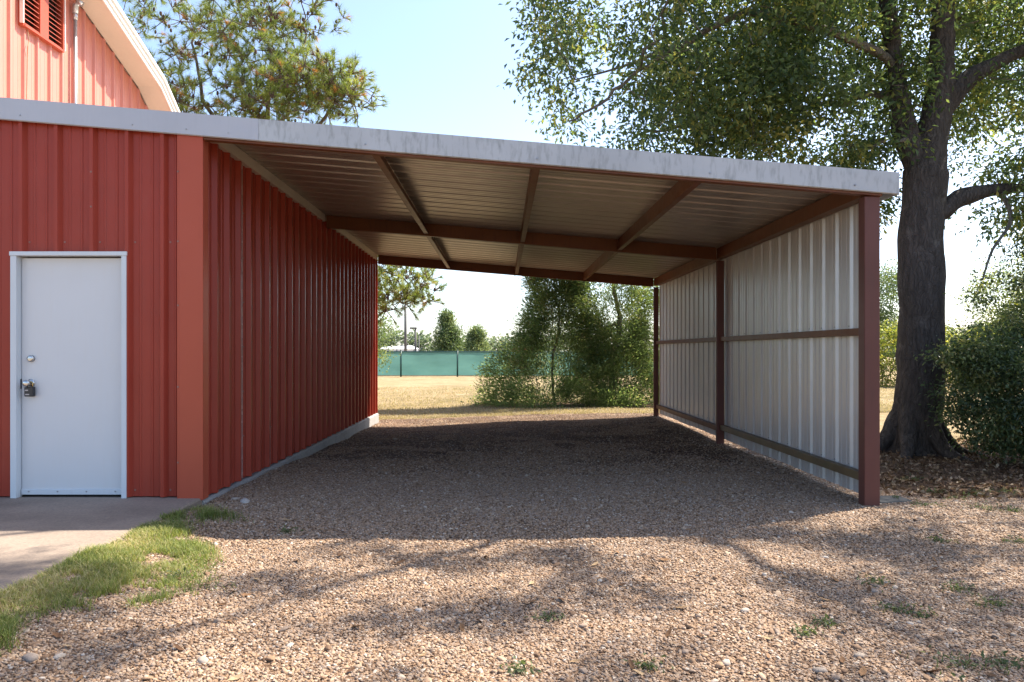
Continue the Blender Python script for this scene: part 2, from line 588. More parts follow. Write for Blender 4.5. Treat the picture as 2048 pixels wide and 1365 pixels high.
def axis(*segs):
    out = []
    for a, b, s in segs:
        out += list(np.arange(a, b, s))
    out.append(segs[-1][1])
    return np.array(out)


def gravel_edge(x, y):
    """> 0 inside the gravel"""
    e = np.minimum(16.55 - y, x + 3.4)
    e = np.minimum(e, (8.7 - 0.42 * np.maximum(y - 3.5, 0) * sstep(3.3, 5.0, x)) - x + 0 * y)
    e = np.where((y > 6.9) & (x > 3.35), np.minimum(e, 3.75 - x + 0.5 * sstep(8.2, 6.9, y)), e)
    return e + 0.45 * vnoise(x * 1.3, y * 1.3) + 0.2 * vnoise(x * 4.1, y * 4.1)


gx = axis((-900, -60, 60), (-60, -14, 4), (-14, 20, 0.4), (20, 60, 4), (60, 900, 60))
gy = axis((-80, -8, 8), (-8, 30, 0.4), (30, 80, 3), (80, 240, 20), (240, 2400, 240))
GX, GY = np.meshgrid(gx, gy)
GZ = ground_z(GX, GY) + 0.03 * vnoise(GX * 0.6, GY * 0.6) * sstep(16, 18, GY) * sstep(60, 40, GY)
GZ = GZ - 0.10 * sstep(0.25, 0.9, gravel_edge(GX, GY))
nv = np.arange(GX.size).reshape(GX.shape)
quads = np.stack([nv[:-1, :-1], nv[:-1, 1:], nv[1:, 1:], nv[1:, :-1]], -1).reshape(-1, 4)
# litter: bare soil round the oak and shrub, and under the cedars
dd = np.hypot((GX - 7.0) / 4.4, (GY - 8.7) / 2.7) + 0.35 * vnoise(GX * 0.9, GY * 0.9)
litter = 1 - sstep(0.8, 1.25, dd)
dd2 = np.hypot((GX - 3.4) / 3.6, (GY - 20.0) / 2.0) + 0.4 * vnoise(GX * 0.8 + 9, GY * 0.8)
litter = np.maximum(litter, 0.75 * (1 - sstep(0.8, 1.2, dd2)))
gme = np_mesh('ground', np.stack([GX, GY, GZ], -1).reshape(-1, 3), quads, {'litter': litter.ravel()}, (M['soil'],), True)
tag(obj('ground', gme), 'dry tan lawn reaching back to the green fence', 'lawn', kind='structure')

# gravel sheet: dips under the lawn at its ragged edge
qx = np.arange(-2.9, 9.01, 0.1)
qy = np.arange(-3.0, 17.61, 0.1)
QX, QY = np.meshgrid(qx, qy)


def gravel_z(x, y):
    return ground_z(x, y) - 0.03 + 0.042 * sstep(-0.15, 0.35, gravel_edge(x, y)) + 0.035 * vnoise(x * 0.8, y * 0.8) * sstep(0, 1, gravel_edge(x, y)) \
        + 0.012 * vnoise(x * 3, y * 3) - 0.16 * sstep(-2.6, -2.72, x)


QZ = gravel_z(QX, QY)
keep = gravel_edge(QX, QY) > -0.5
qn = np.arange(QX.size).reshape(QX.shape)
qf = np.stack([qn[:-1, :-1], qn[:-1, 1:], qn[1:, 1:], qn[1:, :-1]], -1)
kf = keep[:-1, :-1] & keep[:-1, 1:] & keep[1:, 1:] & keep[1:, :-1]
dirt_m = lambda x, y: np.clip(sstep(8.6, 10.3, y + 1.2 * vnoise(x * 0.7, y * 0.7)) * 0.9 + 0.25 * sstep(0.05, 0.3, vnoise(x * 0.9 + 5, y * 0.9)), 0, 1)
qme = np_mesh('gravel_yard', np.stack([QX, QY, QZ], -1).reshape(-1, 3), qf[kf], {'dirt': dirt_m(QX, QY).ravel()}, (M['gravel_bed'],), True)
yard = tag(obj('gravel_yard', qme), 'tan pea gravel drive running through the carport', 'gravel', kind='structure')


def pebbles(name, pts, scl, parent=None):
    """one object of instanced stones on points: stone shapes are made in the node tree"""
    n = len(pts)
    me = bpy.data.meshes.new(name)
    me.vertices.add(n)
    me.vertices.foreach_set('co', pts.astype(np.float32).ravel())
    rot = np.stack([rng.uniform(-0.5, 0.5, n), rng.uniform(-0.5, 0.5, n), rng.uniform(0, 6.28, n)], -1)
    sc = np.stack([scl * rng.uniform(0.8, 1.45, n), scl * rng.uniform(0.75, 1.1, n), scl * rng.uniform(0.4, 0.75, n)], -1)
    for an, av in (('rot', rot), ('scl', sc)):
        a = me.attributes.new(an, 'FLOAT_VECTOR', 'POINT')
        a.data.foreach_set('vector', av.astype(np.float32).ravel())
    a = me.attributes.new('pick', 'INT', 'POINT')
    a.data.foreach_set('value', rng.integers(0, 6, n).astype(np.int32))
    me.materials.append(M['pebble'])
    o = obj(name, me, None, parent)
    ng = bpy.data.node_groups.new(name, 'GeometryNodeTree')
    ng.interface.new_socket('Geometry', in_out='INPUT', socket_type='NodeSocketGeometry')
    ng.interface.new_socket('Geometry', in_out='OUTPUT', socket_type='NodeSocketGeometry')
    N, L = ng.nodes, ng.links
    gi, go = N.new('NodeGroupInput'), N.new('NodeGroupOutput')
    join = N.new('GeometryNodeGeometryToInstance')
    for k in range(6):
        ico = N.new('GeometryNodeMeshIcoSphere')
        ico.inputs['Radius'].default_value = 1.0
        ico.inputs['Subdivisions'].default_value = 2
        sp = N.new('GeometryNodeSetPosition')
        pos = N.new('GeometryNodeInputPosition')
        nz = N.new('ShaderNodeTexNoise')
        nz.noise_dimensions = '4D'
        nz.inputs['W'].default_value = k * 7.3
        nz.inputs['Scale'].default_value = 0.9
        nz.inputs['Detail'].default_value = 1.5
        L.new(pos.outputs[0], nz.inputs['Vector'])
        sub = N.new('ShaderNodeVectorMath')
        sub.operation = 'SUBTRACT'
        sub.inputs[1].default_value = (0.5, 0.5, 0.5)
        L.new(nz.outputs['Color'], sub.inputs[0])
        sc_ = N.new('ShaderNodeVectorMath')
        sc_.operation = 'SCALE'
        sc_.inputs['Scale'].default_value = 1.5
        L.new(sub.outputs[0], sc_.inputs[0])
        L.new(sc_.outputs[0], sp.inputs['Offset'])
        L.new(ico.outputs['Mesh'], sp.inputs['Geometry'])
        sm = N.new('GeometryNodeSetMaterial')
        sm.inputs['Material'].default_value = M['pebble']
        L.new(sp.outputs[0], sm.inputs['Geometry'])
        ss = N.new('GeometryNodeSetShadeSmooth')
        L.new(sm.outputs[0], ss.inputs['Geometry'])
        L.new(ss.outputs[0], join.inputs[0])

    def attr(nm, dt):
        a_ = N.new('GeometryNodeInputNamedAttribute')
        a_.data_type = dt
        a_.inputs['Name'].default_value = nm
        return a_.outputs['Attribute']
    iop = N.new('GeometryNodeInstanceOnPoints')
    iop.inputs['Pick Instance'].default_value = True
    L.new(gi.outputs[0], iop.inputs['Points'])
    L.new(join.outputs[0], iop.inputs['Instance'])
    L.new(attr('pick', 'INT'), iop.inputs['Instance Index'])
    e2r = N.new('FunctionNodeEulerToRotation')
    L.new(attr('rot', 'FLOAT_VECTOR'), e2r.inputs[0])
    L.new(e2r.outputs[0], iop.inputs['Rotation'])
    L.new(attr('scl', 'FLOAT_VECTOR'), iop.inputs['Scale'])
    L.new(iop.outputs[0], go.inputs[0])
    md = o.modifiers.new('stones', 'NODES')
    md.node_group = ng
    return o


def scatter(n, x0, x1, y0, y1, dens=None):
    """random points on the gravel inside the photographed wedge"""
    x = rng.uniform(x0, x1, n)
    y = rng.uniform(y0, y1, n)
    k = gravel_edge(x, y) > rng.uniform(-0.25, 0.25, n)
    k &= np.abs(x) < y * 0.78 + 0.6
    k &= ~((x < -2.55) & (y < FY + 0.1)) & ~((x < XL + 0.03) & (y < BY))
    if dens is not None:
        k &= rng.random(n) < dens(x, y)
    return x[k], y[k]


P_x, P_y, P_s = [], [], []
for n, box, s0, s1 in ((185000, (-3.2, 4.6, 2.7, 5.2), 0.0048, 0.0095), (165000, (-2.7, 6.0, 5.2, 8.2), 0.0055, 0.0105),
                       (120000, (-2.7, 4.2, 8.2, 16.4), 0.007, 0.013), (5200, (-3.2, 7.5, 2.7, 11), 0.012, 0.02)):
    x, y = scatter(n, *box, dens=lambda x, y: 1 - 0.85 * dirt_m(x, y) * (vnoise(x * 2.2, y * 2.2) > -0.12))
    P_x.append(x); P_y.append(y)
    P_s.append(s0 + (s1 - s0) * rng.random(len(x)) ** 2.0)
P_x, P_y, P_s = np.concatenate(P_x), np.concatenate(P_y), np.concatenate(P_s)
pz = gravel_z(P_x, P_y) + P_s * 0.25
gv = pebbles('gravel', np.stack([P_x, P_y, pz], -1), P_s)
tag(gv, 'loose rounded tan and grey pebbles covering the drive', 'pebbles', kind='stuff')


def stone_mesh(seed):
    random.seed(seed)
    b = MB()
    b.ellipsoid((0, 0, 0), (1, 0.72, 0.42), 9, 6, jitter=0.13)
    return b.mesh('stone', (M['stone'],), True)


st_meshes = [stone_mesh(k) for k in range(4)]
stone_px = [(1746, 1185, .042), (1790, 1178, .03), (1820, 1252, .026), (1232, 1118, .022), (1274, 1240, .026), (1218, 1288, .02),
            (1580, 1207, .028), (1473, 1078, .022), (897, 1240, .026), (490, 1013, .075), (470, 1008, .05), (532, 995, .026),
            (290, 1062, .07), (838, 1222, .03), (405, 1330, .04), (1980, 1150, .028), (1650, 1118, .028), (1866, 1066, .03), (1490, 1230, .035),
            (60, 1340, .05), (118, 1331, .035), (220, 1272, .028), (640, 1190, .02), (1640, 1350, .04), (1720, 1318, .035), (1900, 1265, .03),
            (1040, 910, .05), (790, 872, .06), (760, 880, .05), (1095, 905, .04), (1085, 1005, .03), (1540, 1165, .025)]
for k, (x, y, s) in enumerate(stone_px):
    Y = EYE * F_PX / (y - VPY)
    X = (x - VPX) * Y / F_PX
    z = float(gravel_z(X, Y))
    o = obj('stone', st_meshes[k % 4], None, yard, (X, Y, z + s * 0.12))
    o.rotation_euler = (random.uniform(-.2, .2), random.uniform(-.2, .2), random.uniform(0, 6))
    s *= .82
    o.scale = (s, s, s)

random.seed(5)
lf = MB()
lf.add([(-1, 0, 0.1), (-.4, .34, 0.0), (.35, .3, .16), (1, 0, .3), (.35, -.32, .2), (-.4, -.3, .12), (0, 0, .02)],
       [(0, 6, 1), (1, 6, 2), (2, 6, 3), (3, 6, 4), (4, 6, 5), (5, 6, 0)])
lf_me = lf.mesh('fallen_leaf', (M['dead_leaf'],))
for k in range(150):
    Y = random.choice([random.uniform(3.0, 5.0), random.uniform(3.2, 9.5)])
    X = random.uniform(-0.75 * Y, 0.72 * Y)
    if gravel_edge(X, Y) < 0.1 or (X < -2.0 and Y > 6) or X < -2.3:
        continue
    o = obj('fallen_leaf', lf_me, None, yard, (X, Y, float(gravel_z(X, Y)) + 0.012))
    s = random.uniform(.018, .042)
    o.scale = (s, s, s)
    o.rotation_euler = (random.uniform(-.4, .4), random.uniform(-.4, .4), random.uniform(0, 6.3))
# the big curled brown leaf lying in the grass
big = obj('fallen_leaf', lf_me, None, yard, (px(38, 1238, 3.85)[0], 3.85, 0.06))
big.scale = (.06, .03, .05)
big.rotation_euler = (0.3, -.3, .5)

# concrete walk in front of the door
pb = MB()
ys = list(np.linspace(-2.0, FY + 0.02, 40))
xr = [XL + 0.03 + 0.012 * float(vnoise(y * 3, 1.7)) for y in ys]
top = 0.092
vv, ff = [], []
for y, x in zip(ys, xr):
    vv += [(-9, y, -0.25), (-9, y, top), (x - 0.012, y, top), (x, y, top - 0.014), (x + 0.004, y, -0.25)]
for i in range(len(ys) - 1):
    for j in range(4):
        a = i * 5 + j
        ff.append((a, a + 1, a + 6, a + 5))
ff.append((0, 1, 2, 3, 4)[::-1])
e = (len(ys) - 1) * 5
ff.append((e, e + 1, e + 2, e + 3, e + 4))
pb.add(vv, ff)
tag(pb.build('path', M['concrete']), 'tan broomed concrete walk in front of the white door', 'path', kind='structure')


# ------------------------------------------------------------------ ribbed sheets
def rib_profile(u0, u1, phase, pitch=0.3048, h=0.03, minor=.005):
    """(u, height) polyline of a ribbed sheet from u0 to u1; ribs are centred at phase + k*pitch"""
    pts = []
    k0 = int(math.floor((u0 - phase) / pitch)) - 1
    k1 = int(math.ceil((u1 - phase) / pitch)) + 1
    for k in range(k0, k1 + 1):
        c = phase + k * pitch
        pts += [(c - .038, 0), (c - .015, h), (c + .015, h), (c + .038, 0)]
        for q in (1, 2):
            d = c + pitch * q / 3.0
            pts += [(d - .013, 0), (d - .006, minor), (d + .006, minor), (d + .013, 0)]

    def at(u):
        for (a, ha), (b, hb) in zip(pts, pts[1:]):
            if a <= u <= b:
                return ha + (hb - ha) * (u - a) / max(b - a, 1e-9)
        return 0.0
    out = [(u0, at(u0))] + [p for p in pts if u0 + 1e-5 < p[0] < u1 - 1e-5] + [(u1, at(u1))]
    return out


def sheet(parts, phase, fn, h=0.044, minor=.007):
    """parts: (u0, u1, lo, hi) rectangles; lo / hi numbers or functions of u; fn(u, v, height) -> xyz"""
    b = MB()
    for u0, u1, lo, hi in parts:
        pr = rib_profile(u0, u1, phase, h=h, minor=minor)
        vs_ = []
        for u, hh in pr:
            vs_.append(fn(u, lo(u) if callable(lo) else lo, hh))
            vs_.append(fn(u, hi(u) if callable(hi) else hi, hh))
        b.add(vs_, [(2 * i, 2 * i + 2, 2 * i + 3, 2 * i + 1) for i in range(len(pr) - 1)])
    return b


T = lambda x: 3.170 - 0.0834 * x          # top of the fascia
RF = lambda x: T(x) - 0.045               # underside of the roof sheets
BOT = lambda x: T(x) - 0.205              # underside of rafters and purlins

shed = empty('carport', (0, FY, 0))
tag(shed, 'red lean-to shed with white door and open carport with sloping metal roof', 'carport')

# --- front wall
RPH = -2.925
DX0, DX1, DZ0, DZ1 = -4.225, -3.228, 0.092, 2.213
front = lambda u, v, h: (u, FY - h, v)
zt = lambda u: T(u) - 0.06
for a, b_ in ((-3.078, -2.70), (-3.992, -3.078), (-4.906, -3.992), (-5.82, -4.906), (-6.69, -5.82)):
    if b_ == -3.078:
        parts = [(a, DX1, DZ1, zt), (DX1, b_, 0.1, zt)]
    elif b_ == -3.992:
        parts = [(a, DX0, 0.1, zt), (DX0, b_, DZ1, zt)]
    else:
        parts = [(a, b_, 0.1, zt)]
    sheet(parts, RPH, front).build('wall_panel', M['red'], shed)
# corner trim: folded angle with a return lip
ct = MB()
ct.box(XL - 0.155, XL + 0.050, FY - 0.051, FY - 0.045, 0.075, T(XL) - 0.1)
ct.box(XL + 0.042, XL + 0.0465, FY - 0.034, FY + 0.085, 0.075, T(XL) - 0.1)
ct.box(XL - 0.172, XL - 0.155, FY - 0.051, FY - 0.004, 0.075, T(XL) - 0.1)
ct.build('corner_trim', M['red_trim'], shed, bevel=0.003)

# --- red side wall of the shed, ribs towards the carport
side = lambda u, v, h: (XL + h, u, v)
WT = 3.262
y = FY + 0.085
SPH = 6.86
edges = [y]
c = SPH + 0.1524 + 2 * 0.3048
while c < BY - 0.1:
    edges.append(c)
    c += 0.9144
edges.append(BY)
for i, (a, b_) in enumerate(zip(edges, edges[1:])):
    o_ = 0.0012 * (i % 2)
    sheet([(a - 0.012, b_, 0.075, WT)], SPH, lambda u, v, h: (XL + h + o_, u, v)).build('wall_panel', M['red'], shed)
M['lap'] = painted('lap_glint_paint', (0.62, 0.54, 0.50), 0.25, metallic=0.3, var=0.1)  # sheet edge at the laps, with the bright specular line painted into its colour
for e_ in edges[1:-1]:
    MB().box(XL - .002, XL + .009, e_ - .0165, e_ - .0095, .08, WT - .035).build('lap_edge_glint', M['lap'], shed)
# end trim at the back corner
et = MB()
et.box(XL - 0.10, XL + 0.047, BY, BY + 0.006, 0.07, WT)
et.build('corner_trim', M['red_trim'], shed)
# back and inner walls of the room (seen only from elsewhere)
sheet([(-6.69, XL, 0.05, lambda u: T(u) - 0.06)], RPH, lambda u, v, h: (u, BY - 0.004 + 0 * h, v)).build('wall_panel', M['red'], shed)
# cream closure trim under the roof along the wall
cb = MB()
cb.box(XL - 0.02, XL + 0.056, FY + 0.09, FY + 4.42, WT - 0.03, RF(XL + 0.05) - 0.003)
cb.box(XL - 0.02, XL + 0.056, FY + 4.575, BY - 0.05, WT - 0.03, RF(XL + 0.05) - 0.003)
cb.build('eave_trim', M['cream'], shed)
# footing, rough edge
fo = MB()
ys = list(np.linspace(FY - 0.02, BY + 0.03, 90))
vv, ff = [], []
for y in ys:
    x = XL + 0.055 + 0.018 * float(vnoise(y * 2.3, 3.1)) + 0.012 * float(vnoise(y * 7, 8.1))
    zt_ = 0.068 + 0.012 * float(vnoise(y * 4, 5.5))
    vv += [(XL - .3, y, -.4), (XL - .3, y, zt_ - 0.02), (x - .02, y, zt_), (x, y, zt_ - .02), (x + .01, y, -.4)]
for i in range(len(ys) - 1):
    for j in range(4):
        ff.append((i * 5 + j, i * 5 + j + 1, i * 5 + j + 6, i * 5 + j + 5))
ff.append((4, 3, 2, 1, 0))
e = (len(ys) - 1) * 5
ff.append((e, e + 1, e + 2, e + 3, e + 4))
fo.add(vv, ff)
fo.build('footing', M['footing'], shed)


def screws(name, pts, normal, mat, r=0.008, parent=None):
    """hex screw heads with washers; normal is 'x+', 'x-', 'y-' or 'z-'"""
    b = MB()
    d = {'y-': (0, -1, 0), 'x+': (1, 0, 0), 'x-': (-1, 0, 0)}[normal]
    for p in pts:
        q = Vector(p)
        dv = Vector(d)
        b.tube([q, q + dv * 0.002, q + dv * 0.002, q + dv * 0.008], [r * 1.25, r * 1.25, r * 0.75, r * 0.7], 6)
    o = b.build(name, mat, parent)
    o['kind'] = 'stuff'
    return o


sp = []
for k in range(-12, 1):
    x = RPH + k * 0.3048 + 0.055
    sp += [(x, FY - 0.001, 2.30)] if x < -2.7 else []
    if not (DX0 - .05 < x < DX1 + .05):
        sp.append((x, FY - 0.001, 0.155))
sp += [(-4.143 + .31 * k, FY - 0.001, 2.30) for k in ()] + [(-3.535, FY - .043, 2.9), (-3.535, FY - .043, 2.6)]
sp += [(XL - 0.163, FY - 0.052, z) for z in (0.4, 1.05, 1.75, 2.3, 2.9)]
screws('screws', sp, 'y-', M['screw'], 0.0075, shed)
sp = []
for e_ in edges[1:-1]:
    sp += [(XL + 0.031 if False else XL + 0.002, e_ + 0.03, z) for z in (0.5, 0.95, 1.4, 1.85, 2.3, 2.75)]
for k in range(0, 29):
    sp.append((XL + 0.001, SPH + 0.055 + 0.3048 * k, 0.14))
    sp.append((XL + 0.001, SPH + 0.055 + 0.3048 * k, 2.30))
screws('screws', sp, 'x+', M['screw'], 0.008, shed)

# --- door
door = MB()
dx0, dx1, dz0, dz1 = -4.170, -3.275, 0.135, 2.165
door.box(dx0, dx1, FY + 0.02, FY + 0.065, dz0, dz1)
door = door.build('door', M['door'], shed, bevel=0.003)
fr = MB()
fr.box(DX0, dx0 - 0.004, FY - 0.052, FY + 0.09, DZ0, DZ1 - 0.035)
fr.box(dx1 + 0.004, DX1, FY - 0.052, FY + 0.09, DZ0, DZ1 - 0.035)
fr.box(DX0 - 0.006, DX1 + 0.006, FY - 0.058, FY + 0.09, DZ1 - 0.035, DZ1)
fr.box(dx0 - 0.004, dx0 + 0.012, FY + 0.067, FY + 0.09, DZ0, DZ1 - .035)
fr.build('frame', M['door_frame'], door, bevel=0.002)
MB().box(dx0 - 0.004, dx1 + 0.004, FY + 0.03, FY + 0.06, DZ0 + 0.001, DZ0 + 0.012).build('threshold', M['dark'], door)
sw = MB()
sw.box(dx0 + 0.004, dx1 - 0.004, FY + 0.004, FY + 0.019, dz0 - 0.022, dz0 + 0.024)
sw.build('door_sweep', M['door_frame'], door, bevel=0.003)
screws('screws', [(dx0 + 0.07 + .25 * k, FY + 0.004, dz0 + .006) for k in range(4)], 'y-', M['screw_pale'], .006, door)
for zc in (2.00, 1.16, 0.34):
    MB().tube([(dx1 + 0.001, FY + 0.012, zc - 0.055), (dx1 + 0.001, FY + 0.012, zc + 0.055)], 0.0075, 8).build('hinge', M['rust'], door)
kx, kz = -4.09, 1.08
kn = MB()
kn.tube([(kx, FY + .02, kz), (kx, FY + .012, kz), (kx, FY + .010, kz)], [.034, .034, .016], 20)
kn.tube([(kx, FY + .012, kz), (kx, FY - .02, kz), (kx, FY - .028, kz), (kx, FY - .052, kz), (kx, FY - .06, kz)], [.012, .013, .026, .029, .022], 20)
kn.build('knob', M['chrome'], door, smooth=True)
db = MB()
db.tube([(kx + .005, FY + .02, 1.292), (kx + .005, FY - .004, 1.292), (kx + .005, FY - .008, 1.292)], [.030, .028, .018], 20)
db.build('deadbolt', M['chrome'], door, smooth=True)
MB().box(dx0 - .0045, dx0 - .001, FY + 0.005, FY + .019, 1.03, 1.115).build('strike_plate', M['black'], door)
# key lock box on the knob
lb = empty('padlock', (kx + .012, FY - .02, kz - .10))
tag(lb, 'black key lock box hanging from the knob of the white door', 'lock box')
sh = MB()
arc = [(kx + .012 + .022 * math.cos(a), FY - .012, kz - .012 + .026 * math.sin(a)) for a in np.linspace(0, math.pi, 11)]
sh.tube([(kx + .034, FY - .012, kz - .045)] + arc + [(kx - .010, FY - .012, kz - .045)], .005, 8)
sh.build('shackle', M['brass'], lb, smooth=True)
bd = MB()
bd.box(kx - .028, kx + .050, FY - .034, FY + .004, kz - .115, kz - .032)
bd = bd.build('body', M['black'], lb, bevel=.006)
MB().box(kx - .020, kx + .008, FY - .0355, FY - .0342, kz - .066, kz - .056).build('print_mark', M['print'], bd)
MB().box(kx - .016, kx + .018, FY - .0355, FY - .0342, kz - .102, kz - .092).build('print_mark', M['print'], bd)

# --- fascia
def fascia_piece(x0, x1, y0, mat, end=False):
    b = MB()
    n = 14
    vs_, fs_ = [], []
    xs = np.linspace(x0, x1, n)
    for x in xs:
        w = 0.003 * float(vnoise(x * 1.1, 2.2))
        vs_ += [(x, y0 + .045, T(x) + .003), (x, y0, T(x)), (x, y0 + w, T(x) - .09), (x, y0, T(x) - .182), (x, y0 + .014, T(x) - .189), (x, y0 + .016, T(x) - .184),
                (x, y0 + .008, T(x) - .18), (x, y0 + .008, T(x) - .012)]
    for i in range(n - 1):
        for j in range(7):
            a = i * 8 + j
            fs_.append((a, a + 8, a + 9, a + 1))
    b.add(vs_, fs_)
    return b.build('fascia_sheet', mat, shed)


fascia_piece(XG + 0.01, -2.085, 6.468, M['fascia_clean'])
fascia_piece(-2.105, 3.395, 6.472, M['fascia_old'])
et = MB()
et.hexa([(3.392, 6.472, T(3.39) - .188), (3.40, 6.472, T(3.39) - .188), (3.40, BY + .08, T(3.39) - .10), (3.392, BY + .08, T(3.39) - .10)],
        [(3.392, 6.472, T(3.39) + .002), (3.40, 6.472, T(3.39) + .002), (3.40, BY + .08, T(3.39) + .002), (3.392, BY + .08, T(3.39) + .002)])
et.build('eave_flashing', M['fascia_old'], shed)
screws('screws', [(x, 6.470, T(x) - .14) for x in (-4.12, -3.16, -2.70, -2.34, -1.17, .30, 1.78, 3.02)], 'y-', M['screw_pale'], .008, shed)

# --- roof sheets: ribs run down the slope
def roof_sheet(y0, y1):
    b = MB()
    pr = rib_profile(y0, y1, 6.60, h=0.036)
    vs_ = []
    for u, hh in pr:
        vs_ += [(XG + .01, u, RF(XG) + hh), (3.388, u, RF(3.388) + hh)]
    b.add(vs_, [(2 * i, 2 * i + 1, 2 * i + 3, 2 * i + 2) for i in range(len(pr) - 1)])
    return b.build('roof_panel', M['galv'], shed)


yy = 6.49
while yy < BY + 0.05:
    roof_sheet(yy, min(yy + 0.9144, BY + 0.07))
    yy += 0.9144


def cbeam_x(x0, x1, yw, open_dir, depth_top, depth_bot, fl, name='rafter', mat=None):
    """C channel along x under the roof; web at yw, flanges reach open_dir*fl"""
    b = MB()
    t = .006
    ya, yb = sorted((yw, yw + open_dir * t))
    za, zb = (lambda x: T(x) - depth_bot), (lambda x: T(x) - depth_top)
    def bar(y0, y1, lo, hi):
        b.hexa([(x0, y0, lo(x0)), (x1, y0, lo(x1)), (x1, y1, lo(x1)), (x0, y1, lo(x0))],
               [(x0, y0, hi(x0)), (x1, y0, hi(x1)), (x1, y1, hi(x1)), (x0, y1, hi(x0))])
    bar(ya, yb, za, zb)
    fa, fb = sorted((yw + open_dir * t, yw + open_dir * fl))
    bar(fa, fb, za, lambda x: za(x) + t)
    bar(fa, fb, lambda x: zb(x) - t, zb)
    return b.build(name, mat or M['brown'], shed)


MID = FY + 4.49
cbeam_x(XL + .058, XR - .012, 6.50, 1, .047, .207, .075)
cbeam_x(XL + .058, 3.13, MID, 1, .047, .225, .07)
cbeam_x(XL + .058, 3.13, BY - .02, 1, .047, .225, .07)
# purlins along y, open to the right
def purlin(xc, y0, y1, side_=1, fl=.062, bot=.205):
    b = MB()
    t = .006
    z1 = RF(xc + (fl if side_ > 0 else 0)) - .002
    z0 = T(xc) - bot
    xa, xb = sorted((xc, xc + side_ * t))
    b.box(xa, xb, y0, y1, z0, z1 - (0.0 if side_ > 0 else .0))
    fa, fb = sorted((xc + side_ * t, xc + side_ * fl))
    b.box(fa, fb, y0, y1, z0, z0 + t)
    if side_ > 0:
        b.box(fb - t, fb, y0, y1, z0 + t, z0 + .022)
    return b.build('purlin', M['brown'], shed)


for xc in (-1.13, .27, 1.68):
    purlin(xc, 6.577, MID - .001)
    purlin(xc, MID + .071, BY - .021)
# eave beam over the white wall: bays between the posts
for a, b_ in ((6.577, MID - .001), (MID + .071, BY - .021)):
    eb = MB()
    eb.box(3.135, 3.150, a, b_, T(3.14) - .205, RF(3.26) - .004)
    eb.box(3.150, 3.24, a, b_, T(3.14) - .205, T(3.14) - .196)
    eb.build('eave_beam', M['brown'], shed)

# posts
for (xa, xb, ya, yb, z0, z1) in ((3.128, 3.262, 6.585 - .06, 6.585 + .06, -.08, BOT(3.2) - .004), (3.135, 3.245, MID + .004, MID + .064, -.08, T(3.2) - .226),
                                 (3.140, 3.242, BY - .014, BY + .05, -.1, T(3.2) - .226)):
    MB().box(xa, xb, ya, yb, z0, z1).build('post', M['brown_post'], shed, bevel=.008)
# post skirt plate that sticks out beyond the wall
gp = MB()
gp.add([(3.276, 6.66, .10), (3.276, 6.66, .25), (3.335, 6.66, .17), (3.276, 6.672, .10), (3.276, 6.672, .25), (3.335, 6.672, .17)],
       [(0, 1, 2), (5, 4, 3), (0, 3, 4, 1), (1, 4, 5, 2), (2, 5, 3, 0)])
gp.build('gusset', M['brown_post'], shed)
MB().box(3.264, 3.274, 6.60, 6.66, .06, T(3.27) - .21).build('end_trim', M['white_sheet'], shed)

# girts
def girt(y0, y1, z, hgt, mat):
    b = MB()
    t = .004
    b.box(3.180, 3.180 + t, y0, y1, z, z + hgt)
    b.box(3.180 + t, 3.245, y0, y1, z + hgt - t, z + hgt)
    b.box(3.180 + t, 3.245, y0, y1, z, z + t)
    return b.build('girt', mat, shed, bevel=.0015)


P1, P2, P3 = (6.646, MID + .003), (MID + .065, BY - .015), None
girt(*P1, 1.500, .062, M['brown'])
girt(*P2, 1.500, .062, M['brown'])
girt(*P1, .205, .075, M['mossy'])
girt(*P2, .175, .075, M['brown'])

# white wall sheets; ribs face outwards
y = 6.655
k = 0
while y < BY - .02:
    y1 = min(y + .9144, BY + .04)
    bot = .055 + .012 * random.random()
    sheet([(y, y1, bot, T(XR) - .055)], 6.75, lambda u, v, h: (XR + h - .02, u, v), .024, .004).build('wall_panel', M['white_sheet'], shed)
    y = y1
sp = []
for k in range(0, 29):
    for z in (.24, 1.53):
        sp.append((XR - .021, 6.80 + .3048 * k, z + .06))
screws('screws', sp, 'x-', M['screw_pale'], .006, shed)
# concrete block by the post
cbk = MB()
cbk.add([(3.31, 6.62, -.05), (3.66, 6.70, -.05), (3.64, 6.93, -.05), (3.30, 6.88, -.05), (3.315, 6.63, .035), (3.64, 6.71, .035), (3.62, 6.91, .042), (3.305, 6.87, .042)],
        [(3, 2, 1, 0), (4, 5, 6, 7), (0, 1, 5, 4), (1, 2, 6, 5), (2, 3, 7, 6), (3, 0, 4, 7)])
tag(cbk.build('concrete_block', concrete('dark_weathered_concrete', (0.10, 0.098, 0.092), 40), bevel=.012), 'flat grey concrete block half buried beside the front carport post', 'block')

# ------------------------------------------------------------------ barn behind
barn = empty('barn', (XG, 11.1, 0))
tag(barn, 'tall red gambrel barn with louvred gable vent and cream rake trim', 'barn')
RY = 11.1
half = [(0.0, 7.135), (2.75, 6.21), (4.75, 4.90)]          # (distance from ridge, height) along the rake
def rake_z(y):
    d = abs(y - RY)
    for (a, za), (b_, zb) in zip(half, half[1:]):
        if d <= b_:
            return za + (zb - za) * (d - a) / (b_ - a)
    return half[-1][1]


